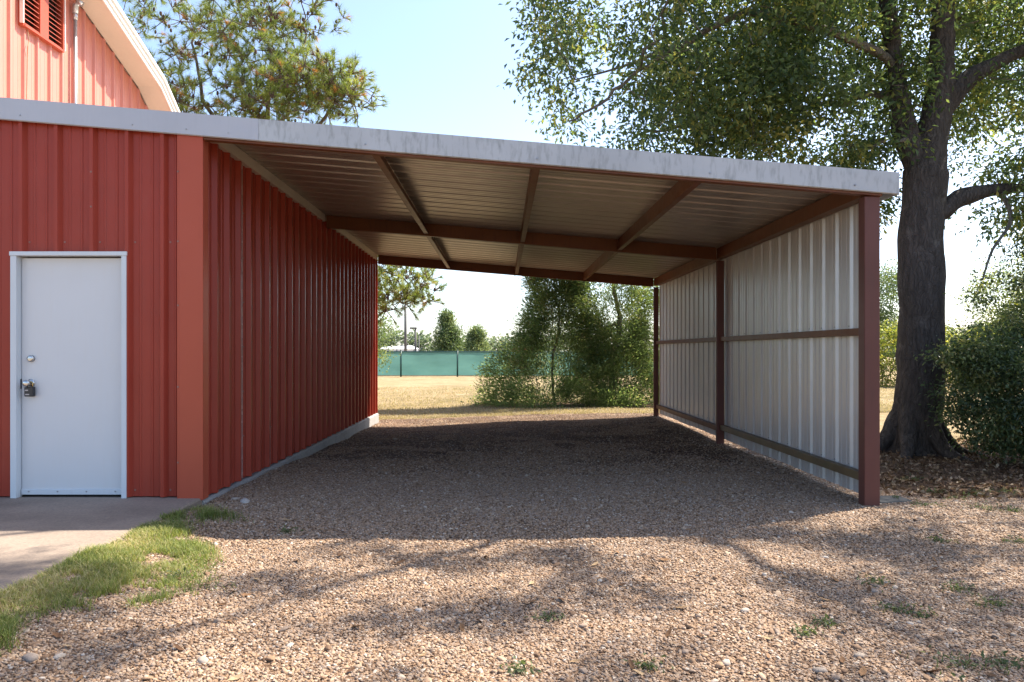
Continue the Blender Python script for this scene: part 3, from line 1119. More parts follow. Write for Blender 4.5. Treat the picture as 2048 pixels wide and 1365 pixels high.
VY0, VY1, VZ0, VZ1 = 10.50, 11.42, 5.90, 6.86
gable = lambda u, v, h: (XG + h, u, v)
GPH = 10.27
y = FY
while y < BY - .01:
    y1 = min(y + .9144, BY)
    sub = []
    cuts = sorted({y, y1} | {q for q in (VY0, VY1, RY) if y < q < y1})
    for a, b_ in zip(cuts, cuts[1:]):
        if VY0 - 1e-4 <= a and b_ <= VY1 + 1e-4:
            sub += [(a, b_, 0.0, VZ0), (a, b_, VZ1, rake_z)]
        else:
            sub.append((a, b_, 0.0, rake_z))
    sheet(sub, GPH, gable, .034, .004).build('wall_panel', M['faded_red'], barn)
    y = y1
for s in (-1, 1):
    for (d0, z0), (d1, z1) in zip(half, half[1:]):
        if d1 > 4.7:
            d1, z1 = d1 + .25, z1 - .165
        ya, yb = RY + s * d0, RY + s * d1
        # roof slab over barn and overhang
        r = MB()
        o_ = .10
        q = [(XG - 12, ya, z0 + .02), (XG + .47, ya, z0 + .02), (XG + .47, yb, z1 + .02), (XG - 12, yb, z1 + .02)]
        r.hexa(q if s > 0 else q[::-1], [(a, b_, c_ + o_) for a, b_, c_ in (q if s > 0 else q[::-1])])
        r.build('roof', M['galv'], barn)
        sf = MB()
        q = [(XG + .034, ya, z0 - .012), (XG + .45, ya, z0 - .012), (XG + .45, yb, z1 - .012), (XG + .034, yb, z1 - .012)]
        sf.hexa(q if s > 0 else q[::-1], [(a, b_, c_ + .028) for a, b_, c_ in (q if s > 0 else q[::-1])])
        sf.build('soffit', M['cream'], barn)
        rk = MB()
        for xa, xb, lo, hi in ((.452, .474, -.05, .135), (.475, .50, .03, .155), (.501, .53, .105, .165)):
            q = [(XG + xa, ya, z0 + lo), (XG + xb, ya, z0 + lo), (XG + xb, yb, z1 + lo), (XG + xa, yb, z1 + lo)]
            rk.hexa(q if s > 0 else q[::-1], [(a, b_, c_ + hi - lo) for a, b_, c_ in (q if s > 0 else q[::-1])])
        rk.build('rake_trim', M['white_trim'], barn)
# other walls of the barn
bw = MB()
bw.box(XG - 11.9, XG - .01, FY, FY + .05, 0, 4.9)
bw.build('wall', M['red'], barn)
bw = MB()
bw.box(XG - 11.9, XG - .01, BY - .05, BY, 0, 4.9)
bw.build('wall', M['red'], barn)
# louvred vent
vt = MB()
x0, x1 = XG - .03, XG + .075
vt.box(x0, x1, VY0 - .03, VY0, VZ0 - .03, VZ1 + .03)
vt.box(x0, x1, VY1, VY1 + .03, VZ0 - .03, VZ1 + .03)
vt.box(x0, x1 + .01, VY0, VY1, VZ0 - .03, VZ0)
vt.box(x0, x1, VY0, VY1, VZ1, VZ1 + .03)
ym = (VY0 + VY1) / 2 + .01
vt.box(x0, x1 - .008, ym - .10, ym + .10, VZ0, VZ1)
vent = vt.build('vent', M['red_trim'], barn)
MB().box(XG - .06, XG - .04, VY0, VY1, VZ0, VZ1).build('backing', M['dark'], vent)
for q in (VY0 - .048, VY1 + .031):
    MB().box(XG + .034, x1 + .012, q, q + .017, VZ0, VZ1).build('side_flashing', M['white_trim'], vent)
for a, b_ in ((VY0, ym - .10), (ym + .10, VY1)):
    z = VZ0 + .02
    while z < VZ1 - .05:
        s_ = MB()
        s_.hexa([(XG - .02, a, z + .05), (XG + .055, a, z), (XG + .055, b_, z), (XG - .02, b_, z + .05)],
                [(XG - .02, a, z + .058), (XG + .055, a, z + .010), (XG + .055, b_, z + .010), (XG - .02, b_, z + .058)])
        s_.build('slat', M['red_trim'], vent)
        z += .068
cd = MB()
cy = 6.70 * F_PX / (VPX - 141)
cd.tube([(XG + .075, cy, 3.4), (XG + .075, cy, 6.52)], .026, 12)
cd.tube([(XG + .075, cy, 6.50), (XG + .075, cy, 6.62)], .034, 12)
cd.tube([(XG + .075, cy, 6.6), (XG + .08, cy, 6.72), (XG + .14, cy, 6.78), (XG + .18, cy, 6.74)], .045, 12)
cd.build('conduit', M['conduit'], barn, smooth=True)
wr = MB()
wr.tube([(XG + .05, 10.60, 5.88), (XG + .06, 10.62, 5.70), (XG + .07, 10.58, 5.62), (XG + .05, 10.60, 5.5), (XG + .04, 10.60, 4.9), (XG + .04, 10.61, 3.8)], .006, 6)
wr.build('cable', M['rust'], barn)


# ------------------------------------------------------------------ trees: skeleton growing and leaves
class Tree:
    def __init__(self):
        self.p, self.par, self.minr = [], [], []

    def limb(self, pts, r0, r1, parent=-1, sub=5, wob=0.0):
        """poly line resampled to nodes; returns the node ids"""
        ids = []
        P = [np.array(q, float) for q in pts]
        tot = (len(P) - 1) * sub
        k = 0
        for a in range(len(P) - 1):
            p0, p1, p2, p3 = P[max(a - 1, 0)], P[a], P[a + 1], P[min(a + 2, len(P) - 1)]
            for s in range(sub if a < len(P) - 2 else sub + 1):
                t = s / sub
                q = 0.5 * ((2 * p1) + (-p0 + p2) * t + (2 * p0 - 5 * p1 + 4 * p2 - p3) * t * t + (-p0 + 3 * p1 - 3 * p2 + p3) * t ** 3)
                if wob:
                    q = q + rng.normal(0, wob, 3)
                if k == 0 and parent >= 0:
                    k += 1
                    last = parent
                    continue
                self.p.append(q)
                self.par.append(ids[-1] if ids else parent)
                self.minr.append(r0 + (r1 - r0) * k / tot)
                ids.append(len(self.p) - 1)
                k += 1
        return ids

    def nearest(self, q):
        A = np.array(self.p)
        return int(np.argmin(((A - q) ** 2).sum(1)))

    def grow(self, targets, seg=0.35, bend=0.25, droop=0.0):
        """join every target to the nearest node by a bent twig; nearest targets first"""
        A = np.array(self.p)
        T_ = np.array(targets)
        best = np.full(len(T_), 1e18)
        bi = np.zeros(len(T_), int)
        def upd(lo):
            B = np.array(self.p[lo:])
            d = ((T_[:, None, :] - B[None, :, :]) ** 2).sum(2)
            j = d.argmin(1)
            dm = d[np.arange(len(T_)), j]
            k = dm < best
            best[k] = dm[k]
            bi[k] = j[k] + lo
        upd(0)
        todo = np.ones(len(T_), bool)
        tips = np.zeros(len(T_), int)
        while todo.any():
            i = int(np.where(todo, best, 1e18).argmin())
            todo[i] = False
            lo = len(self.p)
            a = self.p[bi[i]]
            d = T_[i] - a
            L = np.linalg.norm(d)
            n = max(1, int(L / seg))
            side_ = np.cross(d, rng.normal(0, 1, 3))
            side_ = side_ / (np.linalg.norm(side_) + 1e-9) * L * bend * rng.uniform(-.5, .5)
            prev = bi[i]
            for s in range(1, n + 1):
                t = s / n
                q = a + d * t + side_ * math.sin(math.pi * t) + np.array([0, 0, droop * L * math.sin(math.pi * t)])
                self.p.append(q)
                self.par.append(prev)
                self.minr.append(0.0)
                prev = len(self.p) - 1
            tips[i] = prev
            upd(lo)
        return tips

    def radii(self, r_tip, power=0.5, grow_from=0):
        n = len(self.p)
        cnt = np.zeros(n)
        child = [[] for _ in range(n)]
        for i, q in enumerate(self.par):
            if q >= 0:
                child[q].append(i)
        for i in range(n - 1, -1, -1):
            if not child[i]:
                cnt[i] = 1
            if self.par[i] >= 0:
                cnt[self.par[i]] += cnt[i]
        r = r_tip * np.maximum(cnt, 1) ** power
        mr = np.array(self.minr)
        r = np.where(mr > 0, mr, r)
        for i in range(n):                       # a child is never thicker than its parent
            q = self.par[i]
            if q >= 0 and mr[i] == 0:
                r[i] = min(r[i], r[q] * 0.85)
        return r, child, cnt

    def mesh(self, b_thick, b_thin, r_tip, power=0.5, thick=0.07, n_thick=12, n_thin=5):
        r, child, cnt = self.radii(r_tip, power)
        roots = [i for i, q in enumerate(self.par) if q < 0]
        stack = [(i, -1) for i in roots]
        while stack:
            i, frm = stack.pop()
            chain = ([frm] if frm >= 0 else []) + [i]
            while child[i]:
                ch = sorted(child[i], key=lambda c: (-self.minr[c], -cnt[c]))
                for c in ch[1:]:
                    stack.append((c, i))
                i = ch[0]
                chain.append(i)
            if len(chain) < 2:
                continue
            rr = [float(r[c]) for c in chain]
            if frm >= 0:
                rr[0] = rr[1]
            tgt = b_thick if max(rr) > thick else b_thin
            tgt.tube([tuple(self.p[c]) for c in chain], rr, n_thick if max(rr) > thick else n_thin, cap=False)


def ell_points(n, c, r, keep=None, shell=0.0):
    out = []
    c, r = np.array(c), np.array(r)
    while len(out) < n:
        v = rng.normal(0, 1, 3)
        v /= np.linalg.norm(v)
        q = c + v * r * (shell + (1 - shell) * rng.random() ** (1 / 3))
        if keep is None or keep(q):
            out.append(q)
    return np.array(out) if n else np.zeros((0, 3))


def leaves(centers, n_per, rad, llen, lwid, flat=0.75, droop=0.0, tint_c=0.25, dirs=None, tint0=0.0):
    """diamond leaves folded at the midrib, in loose sprays round the centers -> verts, faces, tint"""
    C = np.repeat(np.asarray(centers), n_per, 0)
    k = len(C)
    off = rng.normal(0, 1, (k, 3)) * rad * 0.62
    off[:, 2] *= flat
    off[:, 2] -= droop * np.abs(off[:, 0] ** 2 + off[:, 1] ** 2) ** .5
    pos = C + off
    ax = unit(unit(off) * 0.9 + rng.normal(0, .75, (k, 3)) + np.array([0, 0, -0.25]))
    if dirs is not None:
        ax = unit(ax * 0.55 + np.repeat(dirs, n_per, 0))
    up = unit(rng.normal(0, .7, (k, 3)) + np.array([0, 0, 1.0]))
    sd = unit(np.cross(ax, up))
    nm = np.cross(sd, ax)
    L = (llen * rng.uniform(.65, 1.25, k))[:, None]
    Wd = (lwid * rng.uniform(.7, 1.2, k))[:, None]
    v0 = pos
    v2 = pos + ax * L - nm * L * 0.10
    mid_ = pos + ax * L * .52
    v1 = mid_ + sd * Wd * .5 + nm * Wd * .22
    v3 = mid_ - sd * Wd * .5 + nm * Wd * .22
    V = np.stack([v0, v1, v2, v3], 1).reshape(-1, 3)
    b = np.arange(k)[:, None] * 4
    F = np.concatenate([b + np.array([[0, 1, 2]]), b + np.array([[0, 2, 3]])], 0)
    tc = np.repeat(rng.normal(0, tint_c, len(centers)), n_per)
    tint = np.clip(0.45 + tint0 + tc + rng.normal(0, .2, k), 0, 1)
    return V, F, np.repeat(tint, 4)


def foliage(name, sets, mat, parent):
    V, F, Tn, b = [], [], [], 0
    for v, f, t in sets:
        V.append(v); F.append(f + b); Tn.append(t)
        b += len(v)
    me = np_mesh(name, np.concatenate(V), np.concatenate(F), {'tint': np.concatenate(Tn)}, (mat,))
    o = obj(name, me, None, parent)
    o['kind'] = 'stuff'
    return o


def rough_trunk(o, amp, freq):
    """knotty displacement of a tube mesh"""
    me = o.data
    n = len(me.vertices)
    co = np.zeros(n * 3, np.float32)
    me.vertices.foreach_get('co', co)
    no = np.zeros(n * 3, np.float32)
    me.vertex_normals.foreach_get('vector', no)
    co, no = co.reshape(-1, 3), no.reshape(-1, 3)
    d = vnoise(co[:, 0] * freq + co[:, 1] * freq * .7, co[:, 2] * freq * .5) + .5 * vnoise(co[:, 1] * freq * 2.1 + 4, co[:, 2] * freq * 1.2 + co[:, 0] * freq)
    co = co + no * (d * amp)[:, None]
    me.vertices.foreach_set('co', co.ravel())
    me.update()


# ---- the big oak
OY = 10.1
def oak():
    base = px(1828, 908, OY)
    root = empty('oak_tree', (base[0], OY, float(ground_z(base[0], OY))))
    tag(root, 'large dark trunked oak leaning over the right end of the carport', 'tree')
    t = Tree()
    P = lambda x, y, Y=OY: px(x, y, Y)
    tr = t.limb([P(1832, 925), P(1834, 880), P(1838, 800), P(1842, 650), P(1841, 500), P(1844, 420), P(1848, 345)], .30, .27, sub=5)
    for i, r in zip(tr[:7], (.50, .46, .41, .37, .34, .32, .31)):
        t.minr[i] = r
    for a, L_ in ((2.9, .55), (3.9, .5), (4.9, .45), (5.9, .5), (.6, .5), (1.7, .5)):
        bx, by = t.p[tr[2]][0], t.p[tr[2]][1]
        zz = lambda d: float(ground_z(bx + d * math.cos(a), by + d * math.sin(a)))
        t.limb([(bx + .04 * math.cos(a), by + .04 * math.sin(a), .95), (bx + .22 * math.cos(a), by + .22 * math.sin(a), .42),
                (bx + .52 * math.cos(a + .1), by + .52 * math.sin(a + .1), zz(.5) + .04), (bx + (.5 + L_) * math.cos(a + .15), by + (.5 + L_) * math.sin(a + .15), zz(1) - .08)], .15, .05, -1)
    main = t.limb([P(1848, 345), P(1868, 250), P(1880, 170), P(1884, 60), P(1890, -120), (6.1, 10.0, 8.6), (6.4, 9.6, 10.2), (6.2, 9.2, 11.4)], .235, .04, tr[-1])
    left = t.limb([P(1838, 350), P(1812, 265), P(1795, 160), P(1782, 60), P(1755, -120, 9.9), (4.6, 9.7, 8.4), (4.0, 9.3, 9.8)], .17, .035, tr[-1])
    lr = t.limb([P(1872, 240), P(1925, 168), P(2000, 122), P(2070, 92, 10.0), (8.9, 9.6, 6.1), (10.4, 9.2, 6.9)], .135, .04, main[5])
    lo = t.limb([P(1868, 440), P(1918, 398), P(1985, 380), P(2060, 372, 10.2), (8.9, 10.6, 3.9), (10.6, 11.0, 4.6)], .125, .03, tr[-5])
    t.limb([P(2000, 380), P(2022, 440, 10.0), P(1985, 500, 9.8), P(1965, 560, 9.6)], .035, .01, lo[9])
    # long light branch sweeping left over the roof
    lb_ = t.limb([P(1790, 125), P(1660, 60, 9.6), P(1490, 28, 9.3), P(1400, 72, 9.2), P(1300, 128, 9.2), P(1215, 195, 9.2), P(1140, 245, 9.3)], .062, .012, left[10], wob=.015)
    t.limb([P(1405, 75, 9.2), P(1330, 100, 9.5), P(1240, 135, 9.7), P(1150, 160, 9.9)], .028, .009, lb_[14])
    lb2 = t.limb([P(1800, 180), P(1690, 200, 10.6), P(1560, 230, 11.0), P(1420, 250, 11.4), P(1280, 270, 11.6)], .05, .014, left[8], wob=.02)
    # high limbs towards and away from the camera
    for nodes, k, pts in ((main, 18, [(5.6, 8.6, 8.3), (4.9, 7.4, 9.1), (4.2, 6.4, 9.6)]), (main, 20, [(7.2, 8.8, 8.8), (8.0, 7.6, 9.4), (8.4, 6.6, 9.7)]),
                          (left, 18, [(3.6, 9.0, 8.0), (2.4, 8.4, 8.6), (1.3, 8.0, 8.9)]), (left, 20, [(3.9, 10.8, 8.4), (2.6, 11.8, 8.5), (1.4, 12.2, 8.4)]),
                          (main, 16, [(6.6, 11.4, 7.6), (7.2, 12.8, 8.1), (7.4, 14.0, 8.3)]), (main, 22, [(7.6, 10.2, 9.6), (8.9, 10.4, 10.0), (10.2, 10.4, 10.0)])):
        a = t.p[nodes[k]]
        t.limb([tuple(a)] + pts, .075, .018, nodes[k], wob=.03)
    okc = lambda q: q[0] > 0.35 and not (q[0] < 3.7 and q[2] < T(q[0]) + .75) and not (q[2] < 3.0)
    def hole(q):
        # gaps that the sun sees through: thinned along the sun's direction
        u, v = q[0] - SX * q[2], q[1] - SY * q[2]
        thr = .03 if u < 1.3 else -.10
        if v > 6.4:
            thr = -.2
        elif v > 4.9 and u < .4:
            thr = .16
        return vnoise(u * 1.5 + 3, v * 2.6) + .55 * vnoise(u * 3.3 + 8, v * 4.6) > thr
    hole2 = lambda q: vnoise(q[0] * 1.5 + 7, q[2] * 1.5) + .6 * vnoise(q[0] * 2.7, q[1] * 2.0 + q[2]) > -.09
    upper = ell_points(640, (6.0, 8.9, 8.7), (5.6, 4.3, 3.2), lambda q: okc(q) and hole(q))
    pts = [upper,
           ell_points(500, (2.7, 10.0, 5.6), (2.5, 2.2, 1.75), lambda q: okc(q) and hole2(q)),
           ell_points(260, (4.3, 10.6, 5.0), (1.6, 1.6, 1.4), lambda q: okc(q) and hole2(q)),
           ell_points(280, (6.6, 11.6, 6.2), (2.8, 1.8, 1.7), lambda q: okc(q) and hole2(q)),
           ell_points(170, (8.3, 10.6, 5.0), (2.2, 2.0, 1.8), lambda q: okc(q) and hole2(q)),
           ell_points(130, (8.8, 11.8, 5.8), (2.0, 1.6, 1.6), lambda q: okc(q) and hole2(q)),
           ell_points(90, (7.7, 10.2, 3.4), (1.3, 1.0, .9), okc),
           ell_points(36, (5.1, 10.9, 3.6), (.5, .6, .9), okc)]
    pts = np.concatenate(pts)
    t.grow(pts, .3, .35, droop=.05)
    tb, bb = MB(), MB()
    t.mesh(tb, bb, .0066, .5, thick=.1, n_thick=22, n_thin=6)
    o = tb.build('trunk', M['oak_bark'], root, smooth=True)
    rough_trunk(o, .05, 4.2)
    bb.build('branches', M['oak_twig'], root, smooth=True)
    foliage('crown', [leaves(pts[:640], 74, .20, .095, .046, .8, .2), leaves(pts[640:], 54, .25, .092, .042, .75, .25, .28)], M['oak_leaf'], root)
    return root


oak()

# ---- the pine behind the shed
def pine(loc, label, lobes, limbs_, tufts_per, height, r0, name='pine_tree', n_needles=30, nl=.17, cones=260):
    root = empty(name, loc)
    tag(root, label, 'tree')
    t = Tree()
    x, y, z = loc
    tr = t.limb([(x, y, z - .1), (x + .1, y, z + height * .3), (x - .1, y + .1, z + height * .6), (x + .1, y, z + height)], r0, r0 * .08, sub=8)
    for k, pts, ra in limbs_:
        t.limb([tuple(t.p[tr[k]])] + pts, ra, ra * .25, tr[k], wob=.05)
    pts = np.concatenate([ell_points(n, c, r) for n, c, r in lobes])
    tips = t.grow(pts, .3, .5, droop=-.05)
    # needle tufts: several on twigs round every target, pointing outwards and up
    par = np.array([t.p[t.par[i]] for i in tips])
    d0 = unit(pts - par)
    C, D = [], []
    twig = MB()
    for q, d in zip(pts, d0):
        for _ in range(tufts_per):
            d2 = d * .6 + rng.normal(0, .6, 3) + np.array([0, 0, .35])
            d2 /= np.linalg.norm(d2)
            q2 = q + d2 * rng.uniform(.15, .42)
            twig.tube([tuple(q), tuple((q + q2) / 2 + rng.normal(0, .02, 3)), tuple(q2)], [.012, .010, .007], 4, cap=False)
            C.append(q2); D.append(d2)
    C, D = np.array(C), np.array(D)
    k = len(C) * n_needles
    Cc, Dd = np.repeat(C, n_needles, 0), np.repeat(D, n_needles, 0)
    s = rng.uniform(0, .10, k)[:, None]
    dirn = unit(Dd * .85 + rng.normal(0, .5, (k, 3)))
    b0 = Cc - Dd * s
    tip = b0 + dirn * (nl * rng.uniform(.7, 1.15, k))[:, None]
    sd = unit(np.cross(dirn, rng.normal(0, 1, (k, 3)))) * .0052
    V = np.stack([b0 - sd, b0 + sd, tip], 1).reshape(-1, 3)
    F = np.arange(k * 3).reshape(-1, 3)
    tint = np.repeat(np.clip(.5 + rng.normal(0, .17, len(C)), 0, .86), n_needles)
    dead = np.repeat(rng.random(len(C)) < .05, n_needles)
    tint = np.where(dead, .97, tint + rng.normal(0, .03, k))
    tb, bb = MB(), MB()
    t.mesh(tb, bb, .0095, .5, thick=.12, n_thick=14, n_thin=6)
    if not tb.v:
        tb, bb = bb, tb
    tb.build('trunk', M['pine_bark'], root, smooth=True)
    bb.add(twig.v, twig.f)
    bb.build('branches', M['pine_bark'], root, smooth=True)
    foliage('crown', [(V, F, np.repeat(tint, 3))], M['needle'], root)
    if cones:
        cb_ = MB()
        for i in rng.choice(len(pts), cones):
            q = pts[i] + rng.normal(0, .12, 3)
            cb_.ellipsoid(tuple(q), (.036, .036, .058), 6, 4, jitter=.15)
        o = cb_.build('cones', M['cone'], root)
        o['kind'] = 'stuff'
    return root


pz0 = float(ground_z(-6.2, 20))
pine((-6.2, 20.0, pz0), 'spreading pine with many cones rising behind the red shed',
     [(150, (-8.0, 20, 9.4), (2.4, 1.8, 2.4)), (90, (-6.2, 20, 9.0), (1.6, 1.7, 2.2)), (70, (-5.6, 19.6, 7.8), (1.7, 1.2, .9)),
      (62, (-4.8, 19.6, 8.4), (1.2, 1.1, .55)), (22, (-3.9, 19.4, 7.75), (.7, .7, .35)), (40, (-8.6, 19.8, 7.6), (1.2, 1.2, .8)), (50, (-6.0, 20, 10.6), (2.0, 1.6, 1.2)),
      (80, (-2.9, 19.4, 3.0), (1.35, 1.0, .75))],
     [(9, [(-5.2, 19.8, 3.6), (-4.2, 19.5, 3.7), (-3.2, 19.4, 3.5), (-2.3, 19.4, 3.2)], .07), (12, [(-5.6, 19.8, 5.6), (-5.0, 19.7, 6.9), (-4.4, 19.6, 7.7), (-3.8, 19.4, 7.7)], .09),
      (13, [(-7.2, 20.1, 6.6), (-7.9, 20.2, 8.0), (-8.2, 20.1, 9.8)], .10), (15, [(-5.8, 20.3, 7.4), (-5.5, 20.2, 8.9), (-5.2, 20.1, 10.2)], .07),
      (14, [(-8.0, 19.7, 6.4), (-9.0, 19.6, 7.2), (-9.6, 19.6, 8.4)], .07)],
     6, 9.5, .26, cones=420, nl=.21, n_needles=34)


# ---- red cedars behind the carport
def cedar(loc, label, height, rad, n, lean=0.0, name='cedar_tree', bare=0.0, per=95, zlow=.15, r0=.09):
    root = empty(name, loc)
    tag(root, label, 'tree', 'cedars behind the carport')
    t = Tree()
    x, y, z = loc
    t.limb([(x, y, z - .1), (x + lean * .3 - .12, y, z + height * .18), (x + lean * .3 + .10, y + .1, z + height * .35), (x + lean * .5 - .08, y, z + height * .52), (x + lean * .7 + .06, y, z + height * .7),
            (x + lean, y, z + height)], r0, .012, sub=5, wob=.012)
    C, D = [], []
    while len(C) < n:
        h = rng.random() ** 1.25
        zz = zlow + h * (height - zlow)
        rr = rad * (1 - h) ** .3 * (0.82 + .36 * math.sin(7 * h + x))
        a = rng.uniform(0, 6.283)
        f = math.sqrt(rng.uniform(.12, 1.0)) * (1 + .25 * float(vnoise(a * 1.7 + x, zz * 1.4)))
        if f < bare and zz < height * .5:
            continue
        q = np.array([x + lean * h + rr * f * math.cos(a), y + rr * f * math.sin(a) * .9, z + zz - .12 * rr * f])
        if q[1] < BY + .9:
            continue
        C.append(q)
        D.append([math.cos(a) * .8, math.sin(a) * .8, .55])
    C, D = np.array(C), unit(np.array(D))
    t.grow(C, .3, .3, droop=-.08)
    tb, bb = MB(), MB()
    t.mesh(tb, bb, .0068, .5, thick=.1, n_thick=10, n_thin=5)
    if not tb.v:
        tb, bb = bb, tb
    tb.build('trunk', M['cedar_bark'], root, smooth=True)
    bb.build('branches', M['cedar_bark'], root, smooth=True)
    foliage('crown', [leaves(C, per, .20, .085, .028, 1.0, 0, .22, D)], M['cedar_leaf'], root)
    return root


cedar((1.45, 20.6, float(ground_z(1.5, 20.6))), 'bushy cedar with low boughs left of the others in the carport opening', 6.4, 1.95, 1080, .1, bare=.0, r0=.038)
cedar((3.0, 20.1, float(ground_z(3.3, 20))), 'cedar with bare trunk showing beside the back carport post', 6.2, 1.95, 600, .1, bare=.15, zlow=.3, r0=.10)
cedar((5.3, 21.2, float(ground_z(5.3, 21))), 'cedar mostly hidden behind the white carport wall', 6.0, 2.0, 320, -.2, bare=.3)


# ---- shrub at the right edge and bushes beyond
def shrub(name, loc, label, lobes, n_per, rad, ll, lw, mat, cat='shrub', group=None, stem_r=.02, keep=None, tint0=0.0):
    root = empty(name, loc)
    tag(root, label, cat, group)
    t = Tree()
    x, y, z = loc
    for k in range(6):
        a = k * 1.05
        t.limb([(x + .12 * math.cos(a), y + .12 * math.sin(a), z - .05), (x + .3 * math.cos(a), y + .3 * math.sin(a), z + .5), (x + .7 * math.cos(a), y + .6 * math.sin(a), z + 1.1)], stem_r, stem_r * .5)
    pts = np.concatenate([ell_points(n, c, r, keep, .25) for n, c, r in lobes])
    t.grow(pts, .25, .3)
    tb, bb = MB(), MB()
    t.mesh(tb, bb, .0035, .5, thick=9, n_thin=5)
    bb.build('stems', M['cedar_bark'], root, smooth=True)
    foliage('crown', [leaves(pts, n_per, rad, ll, lw, .6, .1, .3, tint0=tint0)], mat, root)
    return root


gz = lambda x, y: float(ground_z(x, y))
shrub('evergreen_shrub', (7.0, 9.3, gz(7, 9.3)), 'dark evergreen shrub spilling in at the right of the oak trunk',
      [(300, (6.6, 8.9, .95), (1.35, .9, .95)), (330, (7.3, 9.2, 1.5), (1.6, 1.2, 1.45)), (26, (5.55, 8.8, 1.35), (.45, .3, .22)), (60, (6.1, 8.9, .8), (.8, .6, .6)), (70, (8.2, 9.2, 2.2), (1.2, 1, 1.0)), (150, (9.6, 7.8, 1.6), (1.7, 1.8, 1.7)), (120, (10.2, 5.2, 1.6), (1.5, 1.9, 1.8))],  # last two lobes are out of view, added to block light from the right
      105, .16, .052, .025, M['shrub_leaf'], keep=lambda q: q[2] > gz(q[0], q[1]) + .06 and q[0] > 4.95 and vnoise(q[0] * 2.6 + q[1], q[2] * 2.6) > -.2)
shrub('sunlit_bush', (16.6, 33, gz(16, 33)), 'yellow green sunlit bush between the front post and the oak trunk',
      [(120, (17.0, 33, 1.2), (2.4, 1.5, 1.6))], 110, .42, .13, .07, M['bush_leaf'], cat='bush', tint0=.15)
shrub('sunlit_bush', (20.6, 34, gz(20, 34)), 'yellow green sunlit bush just right of the oak trunk',
      [(110, (20.8, 34, 1.1), (2.2, 1.5, 1.4))], 100, .42, .13, .07, M['bush_leaf'], cat='bush', tint0=.15)


def broadleaf(name, loc, label, height, rx, n, per, mat, group=None, trunk=.15, zc=.6, rz=.42, lsz=.14, conical=False, rad=.5):
    root = empty(name, loc)
    tag(root, label, 'tree', group)
    t = Tree()
    x, y, z = loc
    t.limb([(x, y, z - .1), (x + .1, y, z + height * .3), (x, y + .1, z + height * .6), (x, y, z + height * .85)], trunk, trunk * .25, sub=6)
    if conical:
        pts = []
        while len(pts) < n:
            h = rng.random() ** 1.3
            a = rng.uniform(0, 6.28)
            rr = rx * (1 - h) ** .75 * math.sqrt(rng.random()) * (1 + .35 * float(vnoise(h * 5 + x, a)))
            pts.append((x + rr * math.cos(a), y + rr * math.sin(a), z + .3 + h * (height - .3)))
        pts = np.array(pts)
    else:
        hol = lambda q: vnoise(q[0] * 1.1 + 2, q[2] * 1.1) > -.26
        pts = ell_points(n, (x, y, z + height * zc), (rx, rx * .8, height * rz), hol)
    t.grow(pts, .5, .3)
    tb, bb = MB(), MB()
    t.mesh(tb, bb, .009, .5, thick=9, n_thin=5)
    bb.build('trunk', M['cedar_bark'], root, smooth=True)
    foliage('crown', [leaves(pts, per, rad, lsz, lsz * .5, .8)], mat, root)
    return root


broadleaf('broadleaf_tree', (18.6, 38, gz(18, 38)), 'tall green tree behind the sunlit bush left of the oak trunk', 6.0, 2.4, 150, 90, M['far_leaf'])
broadleaf('broadleaf_tree', (25.5, 36, gz(25, 36)), 'tall green tree behind the shrub at the right edge', 6.5, 3.2, 170, 90, M['bush_leaf'])
broadleaf('broadleaf_tree', (-7.0, 36, gz(-6, 36)), 'green tree close behind the red wall below the pine bough', 4.8, 1.9, 130, 100, M['far_leaf'], zc=.55)
X, Y, Z = px(893, 703, 72)
broadleaf('conical_tree', (X, 72, gz(X, 72)), 'tall conical green tree beyond the middle of the green fence', 5.2, 2.0, 170, 90, M['far_leaf'], conical=True, lsz=.2)
X, Y, Z = px(952, 703, 70)
broadleaf('conical_tree', (X, 70, gz(X, 70)), 'short conical green tree beyond the fence beside the cedar', 3.6, 1.6, 110, 80, M['far_leaf'], conical=True, lsz=.2)

# far treeline: one mass
cs = []
for x in np.arange(-260, 300, 3.0):
    yd = 190 + 30 * float(vnoise(x * .03, 1)) + rng.uniform(-6, 6)
    h = 5.2 + 3.6 * float(vnoise(x * .07, 6)) + rng.uniform(-.8, .8)
    if x > 25:
        h += 2.5
    for _ in range(7):
        cs.append((x + rng.normal(0, 2.0), yd + rng.normal(0, 2), -.5 + h * rng.random() ** .7))
cs = np.array(cs)
V, F, tn = leaves(cs, 44, 1.4, 1.1, .7, .7)
o = obj('treeline', np_mesh('treeline', V, F, {'tint': tn}, (M['hazy_leaf'],)))
tag(o, 'distant pale wood along the horizon beyond the fence', 'treeline', kind='stuff')

